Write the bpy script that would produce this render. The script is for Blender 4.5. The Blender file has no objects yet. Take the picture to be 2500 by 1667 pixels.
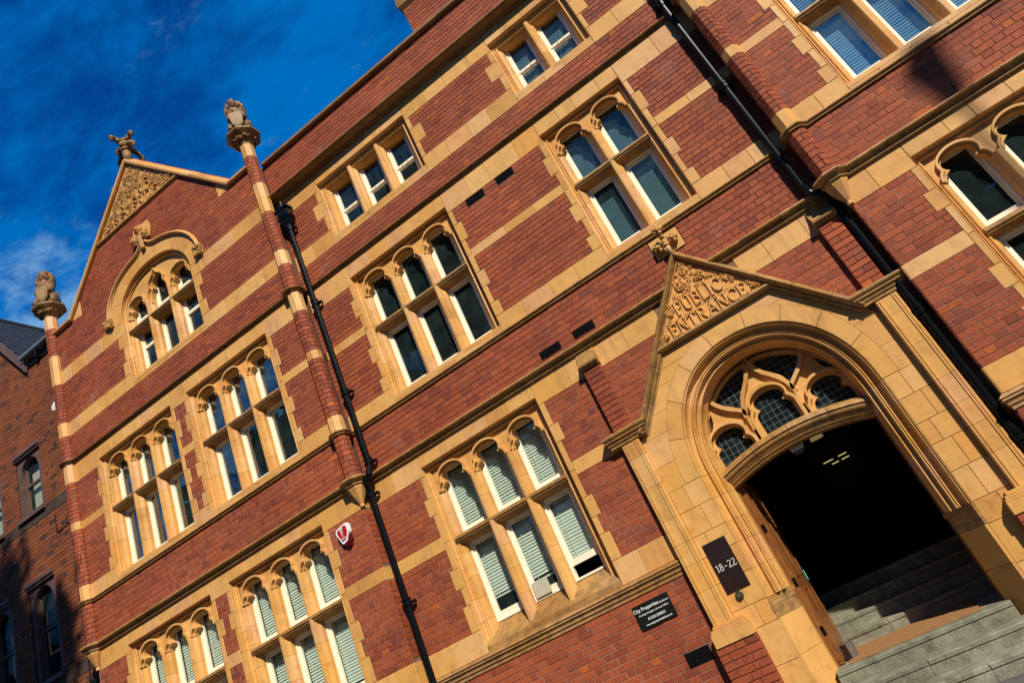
import bpy, bmesh, math, random
from mathutils import Vector, Matrix
from mathutils.geometry import tessellate_polygon
random.seed(7)
scene = bpy.context.scene
COL = scene.collection
EYE = 1.55           # camera height; everything below is modelled with the eye at z = 0 and lifted at the end

# ---------------------------------------------------------------- camera, sky, sun, exposure
RM = [[0.80101044, 0.45600303, -0.38787049], [-0.52535143, 0.22478724, -0.82065618], [-0.28703337, 0.86112248, 0.41961877]]
CAMP = (0.0, -8.55, 0.0)
cd = bpy.data.cameras.new('camera'); cam = bpy.data.objects.new('camera', cd); COL.objects.link(cam)
right, up, back = Vector(RM[0]), -Vector(RM[1]), -Vector(RM[2])
mw = Matrix((right, up, back)).transposed().to_4x4(); mw.translation = Vector((0, -8.55, EYE))
cam.matrix_world = mw
cd.sensor_width = 36.0; cd.sensor_fit = 'HORIZONTAL'; cd.lens = 1705.0 / 2500 * 36.0
cd.clip_start = 0.05; cd.clip_end = 2000
scene.camera = cam

SUN = Vector((0.82, -1.0, 1.10)).normalized()
sl = bpy.data.lights.new('sun', 'SUN'); so = bpy.data.objects.new('sun', sl); COL.objects.link(so)
sl.energy = 5.0; sl.angle = math.radians(0.53); sl.color = (1.0, 0.93, 0.80)
so.rotation_euler = SUN.to_track_quat('Z', 'Y').to_euler(); so.location = (12, -20, 22)

world = bpy.data.worlds.new('World'); scene.world = world; world.use_nodes = True
wn, wl = world.node_tree.nodes, world.node_tree.links
wn.clear()
sky = wn.new('ShaderNodeTexSky'); sky.sky_type = 'NISHITA'; sky.sun_disc = False
sky.sun_elevation = math.asin(SUN.z); sky.sun_rotation = math.atan2(SUN.x, SUN.y)
sky.air_density = 1.0; sky.dust_density = 0.2; sky.ozone_density = 4.0
hsv = wn.new('ShaderNodeMix'); hsv.data_type = 'RGBA'; hsv.blend_type = 'MULTIPLY'; hsv.inputs[0].default_value = 1.0; hsv.inputs[7].default_value = (0.02, 0.68, 1.75, 1)
wl.new(sky.outputs[0], hsv.inputs[6])
tc = wn.new('ShaderNodeTexCoord')
sep = wn.new('ShaderNodeSeparateXYZ'); wl.new(tc.outputs['Generated'], sep.inputs[0])
mx = wn.new('ShaderNodeMath'); mx.operation = 'MAXIMUM'; mx.inputs[1].default_value = 0.06; wl.new(sep.outputs['Z'], mx.inputs[0])
dv = wn.new('ShaderNodeVectorMath'); dv.operation = 'DIVIDE'; wl.new(tc.outputs['Generated'], dv.inputs[0])
cmb = wn.new('ShaderNodeCombineXYZ')
for i in range(3): wl.new(mx.outputs[0], cmb.inputs[i])
wl.new(cmb.outputs[0], dv.inputs[1])
mp = wn.new('ShaderNodeMapping'); mp.inputs['Location'].default_value = (-2.2, 1.1, 0); mp.inputs['Rotation'].default_value = (0, 0, 0.5); mp.inputs['Scale'].default_value = (1.0, 1.7, 1.0)
wl.new(dv.outputs[0], mp.inputs[0])
def sky_noise(scale, detail, rough, dist=0.0):
    n = wn.new('ShaderNodeTexNoise'); n.inputs['Scale'].default_value = scale; n.inputs['Detail'].default_value = detail; n.inputs['Roughness'].default_value = rough; n.inputs['Distortion'].default_value = dist
    wl.new(mp.outputs[0], n.inputs['Vector']); return n
def sky_ramp(fac, p0, p1, top):
    c = wn.new('ShaderNodeValToRGB'); c.color_ramp.interpolation = 'EASE'; c.color_ramp.elements[0].position = p0; c.color_ramp.elements[1].position = p1; c.color_ramp.elements[1].color = (top, top, top, 1)
    wl.new(fac, c.inputs[0]); return c.outputs[0]
def sky_math(op, a, b):
    n = wn.new('ShaderNodeMath'); n.operation = op
    for i, v in enumerate((a, b)):
        if isinstance(v, float): n.inputs[i].default_value = v
        else: wl.new(v, n.inputs[i])
    return n.outputs[0]
def sky_mix(fac, a, col):
    m = wn.new('ShaderNodeMix'); m.data_type = 'RGBA'; wl.new(fac, m.inputs[0]); wl.new(a, m.inputs[6]); m.inputs[7].default_value = (*col, 1); return m.outputs[2]
lowr = wn.new('ShaderNodeMapRange'); lowr.inputs['From Min'].default_value = 0.75; lowr.inputs['From Max'].default_value = 0.61
wl.new(sep.outputs['Z'], lowr.inputs['Value'])
veil = sky_math('ADD', sky_math('ADD', sky_math('MULTIPLY', sky_noise(1.7, 3, 0.5).outputs['Fac'], 0.55), sky_math('MULTIPLY', sky_noise(7.5, 8, 0.62, 0.3).outputs['Fac'], 0.45)), sky_math('MULTIPLY', lowr.outputs[0], 0.05))
c1 = sky_mix(sky_ramp(veil, 0.40, 0.64, 0.85), hsv.outputs[2], (0.0, 2.6, 8.4))
puff = sky_math('ADD', sky_math('ADD', sky_math('MULTIPLY', sky_noise(3.1, 4, 0.5).outputs['Fac'], 0.5), sky_math('MULTIPLY', sky_noise(9.0, 9, 0.60, 0.25).outputs['Fac'], 0.5)), sky_math('MULTIPLY', lowr.outputs[0], 0.165))
c2 = sky_mix(sky_ramp(puff, 0.58, 0.78, 0.9), c1, (2.9, 6.2, 10.6))
bg = wn.new('ShaderNodeBackground'); bg.inputs['Strength'].default_value = 0.06
wl.new(c2, bg.inputs['Color'])
wo = wn.new('ShaderNodeOutputWorld'); wl.new(bg.outputs[0], wo.inputs['Surface'])
vs = scene.view_settings; vs.view_transform = 'Standard'; vs.look = 'None'; vs.exposure = 0.18; vs.gamma = 1.0; vs.use_curve_mapping = False

# ---------------------------------------------------------------- materials
def new_mat(name):
    m = bpy.data.materials.new(name); m.use_nodes = True
    nt = m.node_tree; b = nt.nodes['Principled BSDF']
    return m, nt, b

def nd(nt, kind, **kw):
    n = nt.nodes.new(kind)
    for k, v in kw.items():
        if hasattr(n, k): setattr(n, k, v)
        else: n.inputs[k.replace('_', ' ')].default_value = v
    return n

def noise(nt, scale, detail=5, rough=0.55, vec=None):
    n = nd(nt, 'ShaderNodeTexNoise'); n.inputs['Scale'].default_value = scale; n.inputs['Detail'].default_value = detail; n.inputs['Roughness'].default_value = rough
    if vec: nt.links.new(vec, n.inputs['Vector'])
    return n

def ramp(nt, fac, stops):
    r = nd(nt, 'ShaderNodeValToRGB'); e = r.color_ramp.elements
    while len(e) < len(stops): e.new(0.5)
    for i, (p, c) in enumerate(stops):
        e[i].position = p; e[i].color = (*c, 1) if len(c) == 3 else c
    nt.links.new(fac, r.inputs[0]); return r

def mixrgb(nt, fac, a, b, mode='MIX'):
    m = nd(nt, 'ShaderNodeMix', data_type='RGBA', blend_type=mode)
    if isinstance(fac, float): m.inputs[0].default_value = fac
    else: nt.links.new(fac, m.inputs[0])
    for i, s in ((6, a), (7, b)):
        if isinstance(s, tuple): m.inputs[i].default_value = (*s, 1)
        else: nt.links.new(s, m.inputs[i])
    return m.outputs[2]

def piece_random(nt):
    g = nd(nt, 'ShaderNodeNewGeometry'); o = nd(nt, 'ShaderNodeObjectInfo')
    a = nd(nt, 'ShaderNodeMath', operation='ADD'); nt.links.new(g.outputs['Random Per Island'], a.inputs[0]); nt.links.new(o.outputs['Random'], a.inputs[1])
    f = nd(nt, 'ShaderNodeMath', operation='FRACT'); nt.links.new(a.outputs[0], f.inputs[0])
    return f.outputs[0]

def bump(nt, b, h, strength, dist=0.01):
    n = nd(nt, 'ShaderNodeBump'); n.inputs['Strength'].default_value = strength; n.inputs['Distance'].default_value = dist
    nt.links.new(h, n.inputs['Height']); nt.links.new(n.outputs[0], b.inputs['Normal'])

def wpos(nt):
    return nd(nt, 'ShaderNodeNewGeometry').outputs['Position']

def brick_mat(name, stops, rough=0.75):
    m, nt, b = new_mat(name)
    r = piece_random(nt); base = ramp(nt, r, stops)
    P = wpos(nt)
    n = noise(nt, 26, 6, 0.65, P)
    c = mixrgb(nt, 0.75, base.outputs[0], ramp(nt, n.outputs['Fac'], [(0.25, (0.45, 0.42, 0.42)), (0.5, (1, 1, 1)), (0.8, (1.25, 1.2, 1.15))]).outputs[0], 'MULTIPLY')
    big = noise(nt, 0.55, 4, 0.5, P)
    c = mixrgb(nt, 0.7, c, ramp(nt, big.outputs['Fac'], [(0.3, (0.72, 0.68, 0.70)), (0.62, (1.1, 1.08, 1.05))]).outputs[0], 'MULTIPLY')
    sp = noise(nt, 95, 3, 0.5, P)
    c = mixrgb(nt, ramp(nt, sp.outputs['Fac'], [(0.66, (0, 0, 0)), (0.74, (0.5, 0.5, 0.5))]).outputs[0], c, (0.03, 0.016, 0.014))
    st = noise(nt, 1.6, 6, 0.7, P)
    c = mixrgb(nt, ramp(nt, st.outputs['Fac'], [(0.60, (0, 0, 0)), (0.80, (0.34, 0.34, 0.34))]).outputs[0], c, (0.40, 0.27, 0.24))
    dk = noise(nt, 0.9, 7, 0.68, P); c = mixrgb(nt, ramp(nt, dk.outputs['Fac'], [(0.58, (0, 0, 0)), (0.78, (0.5, 0.5, 0.5))]).outputs[0], c, (0.10, 0.030, 0.026))
    nt.links.new(c, b.inputs['Base Color']); b.inputs['Roughness'].default_value = rough
    b.inputs['Specular IOR Level'].default_value = 0.3
    bump(nt, b, n.outputs['Fac'], 0.35, 0.006)
    return m

BR = [(0.0, (0.24, 0.051, 0.021)), (0.2, (0.29, 0.065, 0.024)), (0.5, (0.325, 0.074, 0.027)), (0.78, (0.36, 0.085, 0.029)), (0.88, (0.285, 0.066, 0.029)), (0.955, (0.20, 0.046, 0.027)), (1.0, (0.45, 0.110, 0.020))]
M_brick = brick_mat('red_brick', BR)
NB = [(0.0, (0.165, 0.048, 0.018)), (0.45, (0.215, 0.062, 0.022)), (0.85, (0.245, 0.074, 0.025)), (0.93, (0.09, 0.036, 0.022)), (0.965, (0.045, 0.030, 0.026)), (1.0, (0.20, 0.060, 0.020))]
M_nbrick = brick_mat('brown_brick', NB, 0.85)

def simple_mat(name, col, rough=0.6, var=0.25, scale=6.0, metal=0.0, spec=0.4, bumpy=0.0):
    m, nt, b = new_mat(name); P = wpos(nt)
    n = noise(nt, scale, 6, 0.6, P)
    lo = tuple(c * (1 - var) for c in col); hi = tuple(min(1, c * (1 + var)) for c in col)
    nt.links.new(ramp(nt, n.outputs['Fac'], [(0.3, lo), (0.7, hi)]).outputs[0], b.inputs['Base Color'])
    b.inputs['Roughness'].default_value = rough; b.inputs['Metallic'].default_value = metal; b.inputs['Specular IOR Level'].default_value = spec
    if bumpy: bump(nt, b, n.outputs['Fac'], bumpy, 0.01)
    return m

def mortar_mat(name, lo, hi):
    m, nt, b = new_mat(name); P = wpos(nt)
    n = noise(nt, 0.8, 5, 0.6, P); f = noise(nt, 40, 3, 0.6, P)
    c = ramp(nt, n.outputs['Fac'], [(0.38, lo), (0.62, hi)])
    c = mixrgb(nt, 0.6, c.outputs[0], ramp(nt, f.outputs['Fac'], [(0.3, (0.6, 0.6, 0.6)), (0.7, (1.2, 1.2, 1.2))]).outputs[0], 'MULTIPLY')
    nt.links.new(c, b.inputs['Base Color']); b.inputs['Roughness'].default_value = 0.95
    return m
M_mortar = mortar_mat('lime_mortar', (0.15, 0.072, 0.046), (0.40, 0.24, 0.165))
M_mortar_dark = mortar_mat('sooty_mortar', (0.035, 0.018, 0.013), (0.14, 0.072, 0.050))

def stone_mat(name, dark=1.0, soot=0.0, hue=0.0):
    m, nt, b = new_mat(name); P = wpos(nt)
    r = piece_random(nt)
    d = dark
    base = ramp(nt, r, [(0.0, (0.56 * d, 0.272 * d, 0.072 * d)), (0.18, (0.63 * d, 0.338 * d, 0.092 * d)), (0.40, (0.68 * d, 0.372 * d, 0.115 * d)), (0.60, (0.64 * d, 0.325 * d, 0.075 * d)),
                        (0.78, (0.70 * d, 0.400 * d, 0.150 * d)), (0.90, (0.62 * d, 0.325 * d, 0.135 * d)), (1.0, (0.65 * d, 0.305 * d, 0.055 * d))])
    n = noise(nt, 5.5, 7, 0.6, P); n.inputs['Distortion'].default_value = 0.6
    c = mixrgb(nt, 0.8, base.outputs[0], ramp(nt, n.outputs['Fac'], [(0.28, (0.76, 0.68, 0.54)), (0.48, (1, 1, 1)), (0.72, (1.10, 1.08, 1.06))]).outputs[0], 'MULTIPLY')
    n3 = noise(nt, 1.1, 4, 0.5, P)
    c = mixrgb(nt, 0.65, c, ramp(nt, n3.outputs['Fac'], [(0.3, (0.84, 0.80, 0.74)), (0.65, (1.05, 1.04, 1.02))]).outputs[0], 'MULTIPLY')
    sp = noise(nt, 60, 3, 0.6, P)
    c = mixrgb(nt, ramp(nt, sp.outputs['Fac'], [(0.68, (0, 0, 0)), (0.76, (0.45, 0.45, 0.45))]).outputs[0], c, (0.10, 0.05, 0.02))
    mpn = nd(nt, 'ShaderNodeMapping'); mpn.inputs['Scale'].default_value = (7, 7, 0.7); nt.links.new(P, mpn.inputs[0]); sk = noise(nt, 1.0, 6, 0.65, mpn.outputs[0])
    c = mixrgb(nt, ramp(nt, sk.outputs['Fac'], [(0.54, (0, 0, 0)), (0.80, (0.55, 0.55, 0.55))]).outputs[0], c, (0.27, 0.145, 0.055))
    if soot:
        s = noise(nt, 9, 8, 0.7, P)
        c = mixrgb(nt, ramp(nt, s.outputs['Fac'], [(0.5 - soot * 0.35, (0, 0, 0)), (0.78, (0.85, 0.85, 0.85))]).outputs[0], c, (0.055, 0.038, 0.022))
    nt.links.new(c, b.inputs['Base Color']); b.inputs['Roughness'].default_value = 0.55
    b.inputs['Specular IOR Level'].default_value = 0.35
    bump(nt, b, mixrgb(nt, 0.5, n.outputs['Fac'], sp.outputs['Fac']), 0.12, 0.01)
    return m
M_stone = stone_mat('buff_terracotta')
M_stone_b = stone_mat('brown_terracotta', 0.62, 0.22)
M_stone_w = stone_mat('weathered_terracotta', 0.56, 0.7)
M_carve = stone_mat('carved_terracotta', 0.92, 0.12)
M_panel = stone_mat('pale_carved_terracotta', 1.08, 0.0)
M_white = simple_mat('cream_gloss_paint', (0.86, 0.79, 0.60), 0.35, 0.05, 9)
M_iron = simple_mat('black_iron_paint', (0.004, 0.005, 0.006), 0.30, 0.3, 20, 0.0, 0.16)
M_grille = simple_mat('black_cast_iron', (0.006, 0.006, 0.006), 0.7, 0.4, 30, 0.0, 0.1)
M_blind = simple_mat('pale_blind', (0.62, 0.66, 0.56), 0.6, 0.06, 8)
M_skytint_blind = simple_mat('sky_tinted_blind', (0.11, 0.28, 0.42), 0.5, 0.1, 8)  # slats coloured blue to stand in for sky reflected in the panes
M_teal = simple_mat('teal_roller_blind', (0.022, 0.075, 0.105), 0.5, 0.25, 30)
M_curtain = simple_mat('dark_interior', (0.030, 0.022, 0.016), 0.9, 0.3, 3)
M_slate = simple_mat('blue_slate', (0.030, 0.032, 0.038), 0.55, 0.4, 12, bumpy=0.3)
M_lead = simple_mat('grey_gutter', (0.20, 0.24, 0.26), 0.4, 0.2, 10)
def step_mat():
    m, nt, b = new_mat('grey_step_stone'); P = wpos(nt)
    n = noise(nt, 6, 9, 0.68, P); f = noise(nt, 70, 4, 0.6, P); g = noise(nt, 1.4, 5, 0.6, P)
    c = ramp(nt, n.outputs['Fac'], [(0.30, (0.130, 0.122, 0.088)), (0.48, (0.245, 0.232, 0.175)), (0.66, (0.320, 0.305, 0.235)), (0.80, (0.40, 0.385, 0.31))]).outputs[0]
    c = mixrgb(nt, 0.8, c, ramp(nt, f.outputs['Fac'], [(0.32, (0.55, 0.55, 0.52)), (0.55, (1, 1, 1)), (0.75, (1.25, 1.25, 1.2))]).outputs[0], 'MULTIPLY')
    c = mixrgb(nt, 0.7, c, ramp(nt, g.outputs['Fac'], [(0.35, (0.62, 0.66, 0.55)), (0.62, (1.08, 1.05, 1.0))]).outputs[0], 'MULTIPLY')
    nt.links.new(c, b.inputs['Base Color']); b.inputs['Roughness'].default_value = 0.9; b.inputs['Specular IOR Level'].default_value = 0.2
    bump(nt, b, mixrgb(nt, 0.5, n.outputs['Fac'], f.outputs['Fac']), 0.6, 0.012); return m
M_greystone = step_mat()
M_paving = simple_mat('grey_paving', (0.10, 0.095, 0.085), 0.9, 0.25, 3, bumpy=0.3)
M_asphalt = simple_mat('asphalt', (0.05, 0.05, 0.05), 0.9, 0.3, 30, bumpy=0.3)
M_brass = simple_mat('old_brass', (0.30, 0.20, 0.07), 0.35, 0.3, 20, 0.8)
M_pewter = simple_mat('dark_pewter', (0.07, 0.09, 0.085), 0.35, 0.4, 40, 0.6)
M_sign = simple_mat('dark_brown_plate', (0.022, 0.012, 0.011), 0.3, 0.2, 8)
M_blacksign = simple_mat('black_plate', (0.010, 0.010, 0.010), 0.3, 0.2, 8)
M_letter = simple_mat('pale_lettering', (0.72, 0.74, 0.66), 0.5, 0.05, 5)
M_purple = simple_mat('purple_painted_stone', (0.115, 0.062, 0.050), 0.6, 0.25, 8)
M_mat = simple_mat('coir_mat', (0.30, 0.145, 0.050), 0.95, 0.3, 40, bumpy=0.6)
M_stop = simple_mat('grey_brown_plastic', (0.13, 0.10, 0.09), 0.5, 0.1, 8)
M_red = simple_mat('red_plastic', (0.45, 0.008, 0.012), 0.3, 0.05, 8)
M_darkred = simple_mat('dark_red_lens', (0.10, 0.004, 0.006), 0.15, 0.05, 8, 0, 0.7)
M_plastic = simple_mat('white_plastic', (0.78, 0.80, 0.80), 0.35, 0.04, 8)
M_card = simple_mat('beige_card', (0.46, 0.44, 0.32), 0.8, 0.05, 8)
M_bark = simple_mat('tree_bark', (0.06, 0.045, 0.03), 0.9, 0.3, 9, bumpy=0.6)
M_leaf = simple_mat('tree_leaf', (0.045, 0.085, 0.02), 0.6, 0.4, 2)

def wood_mat():
    m, nt, b = new_mat('varnished_oak'); P = wpos(nt)
    mp = nd(nt, 'ShaderNodeMapping'); mp.inputs['Scale'].default_value = (14, 14, 1.2); nt.links.new(P, mp.inputs[0])
    n = noise(nt, 3, 6, 0.6, mp.outputs[0])
    nt.links.new(ramp(nt, n.outputs['Fac'], [(0.3, (0.13, 0.042, 0.012)), (0.6, (0.27, 0.100, 0.026)), (0.8, (0.34, 0.14, 0.04))]).outputs[0], b.inputs['Base Color'])
    b.inputs['Roughness'].default_value = 0.3; bump(nt, b, n.outputs['Fac'], 0.1, 0.004)
    return m
M_wood = wood_mat()

def glass_mat(name, ior, tint, wav=0.0):
    m, nt, b = new_mat(name); nt.nodes.remove(b)
    out = nt.nodes['Material Output']
    t = nd(nt, 'ShaderNodeBsdfTransparent'); t.inputs[0].default_value = (*tint, 1)
    g = nd(nt, 'ShaderNodeBsdfGlossy'); g.inputs['Roughness'].default_value = 0.015
    gm = nd(nt, 'ShaderNodeNewGeometry'); dt = nd(nt, 'ShaderNodeVectorMath', operation='DOT_PRODUCT'); nt.links.new(gm.outputs['Incoming'], dt.inputs[0]); nt.links.new(gm.outputs['Normal'], dt.inputs[1])
    ab = nd(nt, 'ShaderNodeMath', operation='ABSOLUTE'); nt.links.new(dt.outputs['Value'], ab.inputs[0]); om = nd(nt, 'ShaderNodeMath', operation='SUBTRACT'); om.inputs[0].default_value = 1.0; nt.links.new(ab.outputs[0], om.inputs[1])
    pw = nd(nt, 'ShaderNodeMath', operation='POWER'); nt.links.new(om.outputs[0], pw.inputs[0]); pw.inputs[1].default_value = 5.0; F0 = ((ior - 1) / (ior + 1)) ** 2
    f = nd(nt, 'ShaderNodeMath', operation='MULTIPLY_ADD'); nt.links.new(pw.outputs[0], f.inputs[0]); f.inputs[1].default_value = 1 - F0; f.inputs[2].default_value = F0
    n = noise(nt, 1.7, 2, 0.4, wpos(nt)); bp = nd(nt, 'ShaderNodeBump'); bp.inputs['Strength'].default_value = wav; bp.inputs['Distance'].default_value = 0.02
    nt.links.new(n.outputs['Fac'], bp.inputs['Height']); nt.links.new(bp.outputs[0], g.inputs['Normal'])
    mx = nd(nt, 'ShaderNodeMixShader'); nt.links.new(f.outputs[0], mx.inputs[0]); nt.links.new(t.outputs[0], mx.inputs[1]); nt.links.new(g.outputs[0], mx.inputs[2])
    df = nd(nt, 'ShaderNodeBsdfDiffuse'); df.inputs[0].default_value = (0.34, 0.55, 0.56, 1); dn = noise(nt, 4.0, 5, 0.6, wpos(nt)); dr = ramp(nt, dn.outputs['Fac'], [(0.3, (0.012,) * 3), (0.75, (0.055,) * 3)])
    m2 = nd(nt, 'ShaderNodeMixShader'); nt.links.new(dr.outputs[0], m2.inputs[0]); nt.links.new(mx.outputs[0], m2.inputs[1]); nt.links.new(df.outputs[0], m2.inputs[2])
    nt.links.new(m2.outputs[0], out.inputs[0]); return m
M_glass = glass_mat('window_glass', 1.75, (0.86, 0.92, 0.90), 0.12)
M_glass_dim = glass_mat('old_window_glass', 1.30, (0.80, 0.84, 0.82), 0.15)
M_glass_hi = glass_mat('coated_glass', 2.9, (0.75, 0.86, 0.92), 0.08)

def emit_mat(name, col, s):
    m, nt, b = new_mat(name); b.inputs['Emission Color'].default_value = (*col, 1); b.inputs['Emission Strength'].default_value = s
    b.inputs['Base Color'].default_value = (*col, 1); return m
M_tube = emit_mat('lit_tube', (0.85, 0.80, 0.28), 0.55)
M_pendant = emit_mat('dim_lamp_shade', (1.0, 0.72, 0.28), 0.16)
M_exit = emit_mat('lit_push_pad', (0.15, 0.75, 0.55), 0.12)

# ---------------------------------------------------------------- object helpers
def obj(name, mesh, parent=None, loc=None, kind=None, label=None):
    o = bpy.data.objects.new(name, mesh); COL.objects.link(o)
    if parent: o.parent = parent
    if loc is not None: o.location = loc
    if kind: o['kind'] = kind
    if label: o['label'] = label
    return o

def mesh_of(name, V, F, mats, fm=None, smooth=False):
    me = bpy.data.meshes.new(name); me.from_pydata(V, [], F)
    for m in (mats if isinstance(mats, (list, tuple)) else [mats]): me.materials.append(m)
    if fm: me.polygons.foreach_set('material_index', fm)
    if smooth: me.polygons.foreach_set('use_smooth', [True] * len(F))
    me.update(); return me

class MB:
    """collects faces for ONE mesh"""
    def __init__(s): s.V = []; s.F = []; s.m = []; s.cur = 0
    def add(s, V, F, M=None):
        n = len(s.V)
        s.V += [tuple(M @ Vector(v)) if M else tuple(v) for v in V]
        s.F += [tuple(i + n for i in f) for f in F]; s.m += [s.cur] * len(F)
    def box(s, x0, x1, y0, y1, z0, z1, M=None):
        V = [(x, y, z) for x in (x0, x1) for y in (y0, y1) for z in (z0, z1)]
        s.add(V, [(0, 1, 3, 2), (4, 6, 7, 5), (0, 4, 5, 1), (2, 3, 7, 6), (0, 2, 6, 4), (1, 5, 7, 3)], M)
    def bbox(s, x0, x1, z0, z1, yf, yb, e=0.004, M=None):
        """block whose front face (towards -y) has chamfered edges"""
        V = [(x0 + e, yf, z0 + e), (x1 - e, yf, z0 + e), (x1 - e, yf, z1 - e), (x0 + e, yf, z1 - e),
             (x0, yf + e, z0), (x1, yf + e, z0), (x1, yf + e, z1), (x0, yf + e, z1), (x0, yb, z0), (x1, yb, z0), (x1, yb, z1), (x0, yb, z1)]
        F = [(0, 1, 2, 3)]
        for i in range(4):
            j = (i + 1) % 4; F += [(i, 4 + i, 4 + j, j), (4 + i, 8 + i, 8 + j, 4 + j)]
        s.add(V, F, M)
    def prism(s, poly, y0, y1, holes=(), back=True):
        """polygon(s) in x,z extruded from front y0 to back y1"""
        loops = [list(poly)] + [list(h) for h in holes]
        tri = tessellate_polygon([[Vector((p[0], p[1], 0)) for p in l] for l in loops])
        flat = [p for l in loops for p in l]; n = len(flat)
        V = [(p[0], y0, p[1]) for p in flat] + [(p[0], y1, p[1]) for p in flat]
        F = []
        for t in tri:
            a, b, c = t
            ar = (flat[b][0] - flat[a][0]) * (flat[c][1] - flat[a][1]) - (flat[b][1] - flat[a][1]) * (flat[c][0] - flat[a][0])
            if ar < 0: a, c = c, a
            F.append((a, b, c))
            if back: F.append((n + c, n + b, n + a))
        i0 = 0
        for l in loops:
            k = len(l)
            for i in range(k):
                a, b = i0 + i, i0 + (i + 1) % k; F.append((a, n + a, n + b, b))
            i0 += k
        s.add(V, F)
    def cyl(s, p0, p1, r, n=12, r1=None, cap=True):
        p0, p1 = Vector(p0), Vector(p1); d = (p1 - p0).normalized()
        a = d.orthogonal().normalized(); b = d.cross(a); r1 = r if r1 is None else r1
        V = []; F = []
        for k in range(n):
            t = 2 * math.pi * k / n; u = a * math.cos(t) + b * math.sin(t)
            V += [p0 + u * r, p1 + u * r1]
        for k in range(n):
            j = (k + 1) % n; F.append((2 * k, 2 * j, 2 * j + 1, 2 * k + 1))
        if cap: F += [tuple(2 * k for k in range(n))[::-1], tuple(2 * k + 1 for k in range(n))]
        s.add(V, F)
    def tube(s, pts, r, n=6):
        for a, b in zip(pts[:-1], pts[1:]): s.cyl(a, b, r, n)
    def ball(s, c, r, n=6, m=4, M=None):
        rx, ry, rz = r if isinstance(r, (tuple, list)) else (r, r, r)
        V = [(c[0], c[1], c[2] + rz)]; F = []
        for i in range(1, m):
            a = math.pi * i / m
            for k in range(n):
                t = 2 * math.pi * k / n
                V.append((c[0] + rx * math.sin(a) * math.cos(t), c[1] + ry * math.sin(a) * math.sin(t), c[2] + rz * math.cos(a)))
        V.append((c[0], c[1], c[2] - rz)); L = len(V) - 1
        for k in range(n):
            j = (k + 1) % n; F.append((0, 1 + k, 1 + j)); F.append((L, L - n + j, L - n + k))
            for i in range(m - 2): F.append((1 + i * n + k, 1 + (i + 1) * n + k, 1 + (i + 1) * n + j, 1 + i * n + j))
        s.add(V, F, M)
    def build(s, name, mats, parent=None, loc=None, smooth=False, kind=None, label=None):
        if loc is not None:
            s.V = [(v[0] - loc[0], v[1] - loc[1], v[2] - loc[2]) for v in s.V]
        return obj(name, mesh_of(name, s.V, s.F, mats, s.m, smooth), parent, loc, kind, label)

def empty(name, label, cat, loc=(0, 0, 0), group=None):
    o = bpy.data.objects.new(name, None); COL.objects.link(o); o.location = loc
    o.empty_display_size = 0.2; o['label'] = label; o['category'] = cat
    if group: o['group'] = group
    return o
def tag(o, label, cat, group=None):
    o['label'] = label; o['category'] = cat
    if group: o['group'] = group
    return o

def offset_path(path, d):
    """2-D polyline moved d to its right-hand side with mitred corners"""
    out = []; n = len(path)
    def nrm(a, b):
        dx, dy = b[0] - a[0], b[1] - a[1]; l = math.hypot(dx, dy); return (dy / l, -dx / l)
    for i in range(n):
        if i == 0: m = nrm(path[0], path[1]); k = 1
        elif i == n - 1: m = nrm(path[-2], path[-1]); k = 1
        else:
            a, b = nrm(path[i - 1], path[i]), nrm(path[i], path[i + 1]); k = 1 + a[0] * b[0] + a[1] * b[1]
            m = (a[0] + b[0], a[1] + b[1]); k = max(k, 0.25)
            out.append((path[i][0] + m[0] / k * d, path[i][1] + m[1] / k * d)); continue
        out.append((path[i][0] + m[0] * d, path[i][1] + m[1] * d))
    return out

def cut_path(path, piece, gap=0.004):
    """split a polyline into pieces on its long legs"""
    res = []; cur = [path[0]]
    for a, b in zip(path[:-1], path[1:]):
        L = math.hypot(b[0] - a[0], b[1] - a[1])
        if L > piece * 1.6:
            k = max(2, int(round(L / piece))); ts = [(i + random.uniform(-0.18, 0.18)) / k for i in range(1, k)]
            for t in ts:
                g = gap / 2 / L
                cur.append((a[0] + (b[0] - a[0]) * (t - g), a[1] + (b[1] - a[1]) * (t - g))); res.append(cur)
                cur = [(a[0] + (b[0] - a[0]) * (t + g), a[1] + (b[1] - a[1]) * (t + g))]
        cur.append(b)
    res.append(cur); return res

def sweep(mb, path, prof, place, caps=True):
    """profile [(off, h)] swept along a 2-D path; place(p, h) -> 3-D"""
    rows = []
    for off, h in prof: rows.append([place(p, h) for p in offset_path(path, off)])
    n = len(path); V = [v for r in rows for v in r]; F = []
    for i in range(len(prof) - 1):
        for j in range(n - 1): F.append((i * n + j, i * n + j + 1, (i + 1) * n + j + 1, (i + 1) * n + j))
    for j in ((0, n - 1) if caps else ()):
        f = tuple(i * n + j for i in range(len(prof))); F.append(f if j == 0 else f[::-1])
    mb.add(V, F)

# ---------------------------------------------------------------- the building
LAB = 'red brick Victorian office building with buff terracotta bands, mullioned windows and gabled bay'
BLD = empty('office_building', LAB, 'building')
YL = -0.20            # face of the two projecting bays
XL0, XL1 = -12.08, -5.95
XR0, XR1 = 1.65, 7.8
BRICKS = []           # (x0, x1, z0, z1, yface)
BLOCK = {'C': [], 'L': [], 'R': []}     # rectangles where no brick goes
FUNC = {'C': [], 'L': [], 'R': []}      # functions z -> list of x intervals
HOLES = {'C': [], 'L': [], 'R': []}

def subtract(seg, cuts):
    segs = [seg]
    for c0, c1 in cuts:
        new = []
        for a, b in segs:
            if c1 <= a or c0 >= b: new.append((a, b)); continue
            if c0 > a: new.append((a, c0))
            if c1 < b: new.append((c1, b))
        segs = new
    return [s for s in segs if s[1] - s[0] > 0.02]

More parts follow.
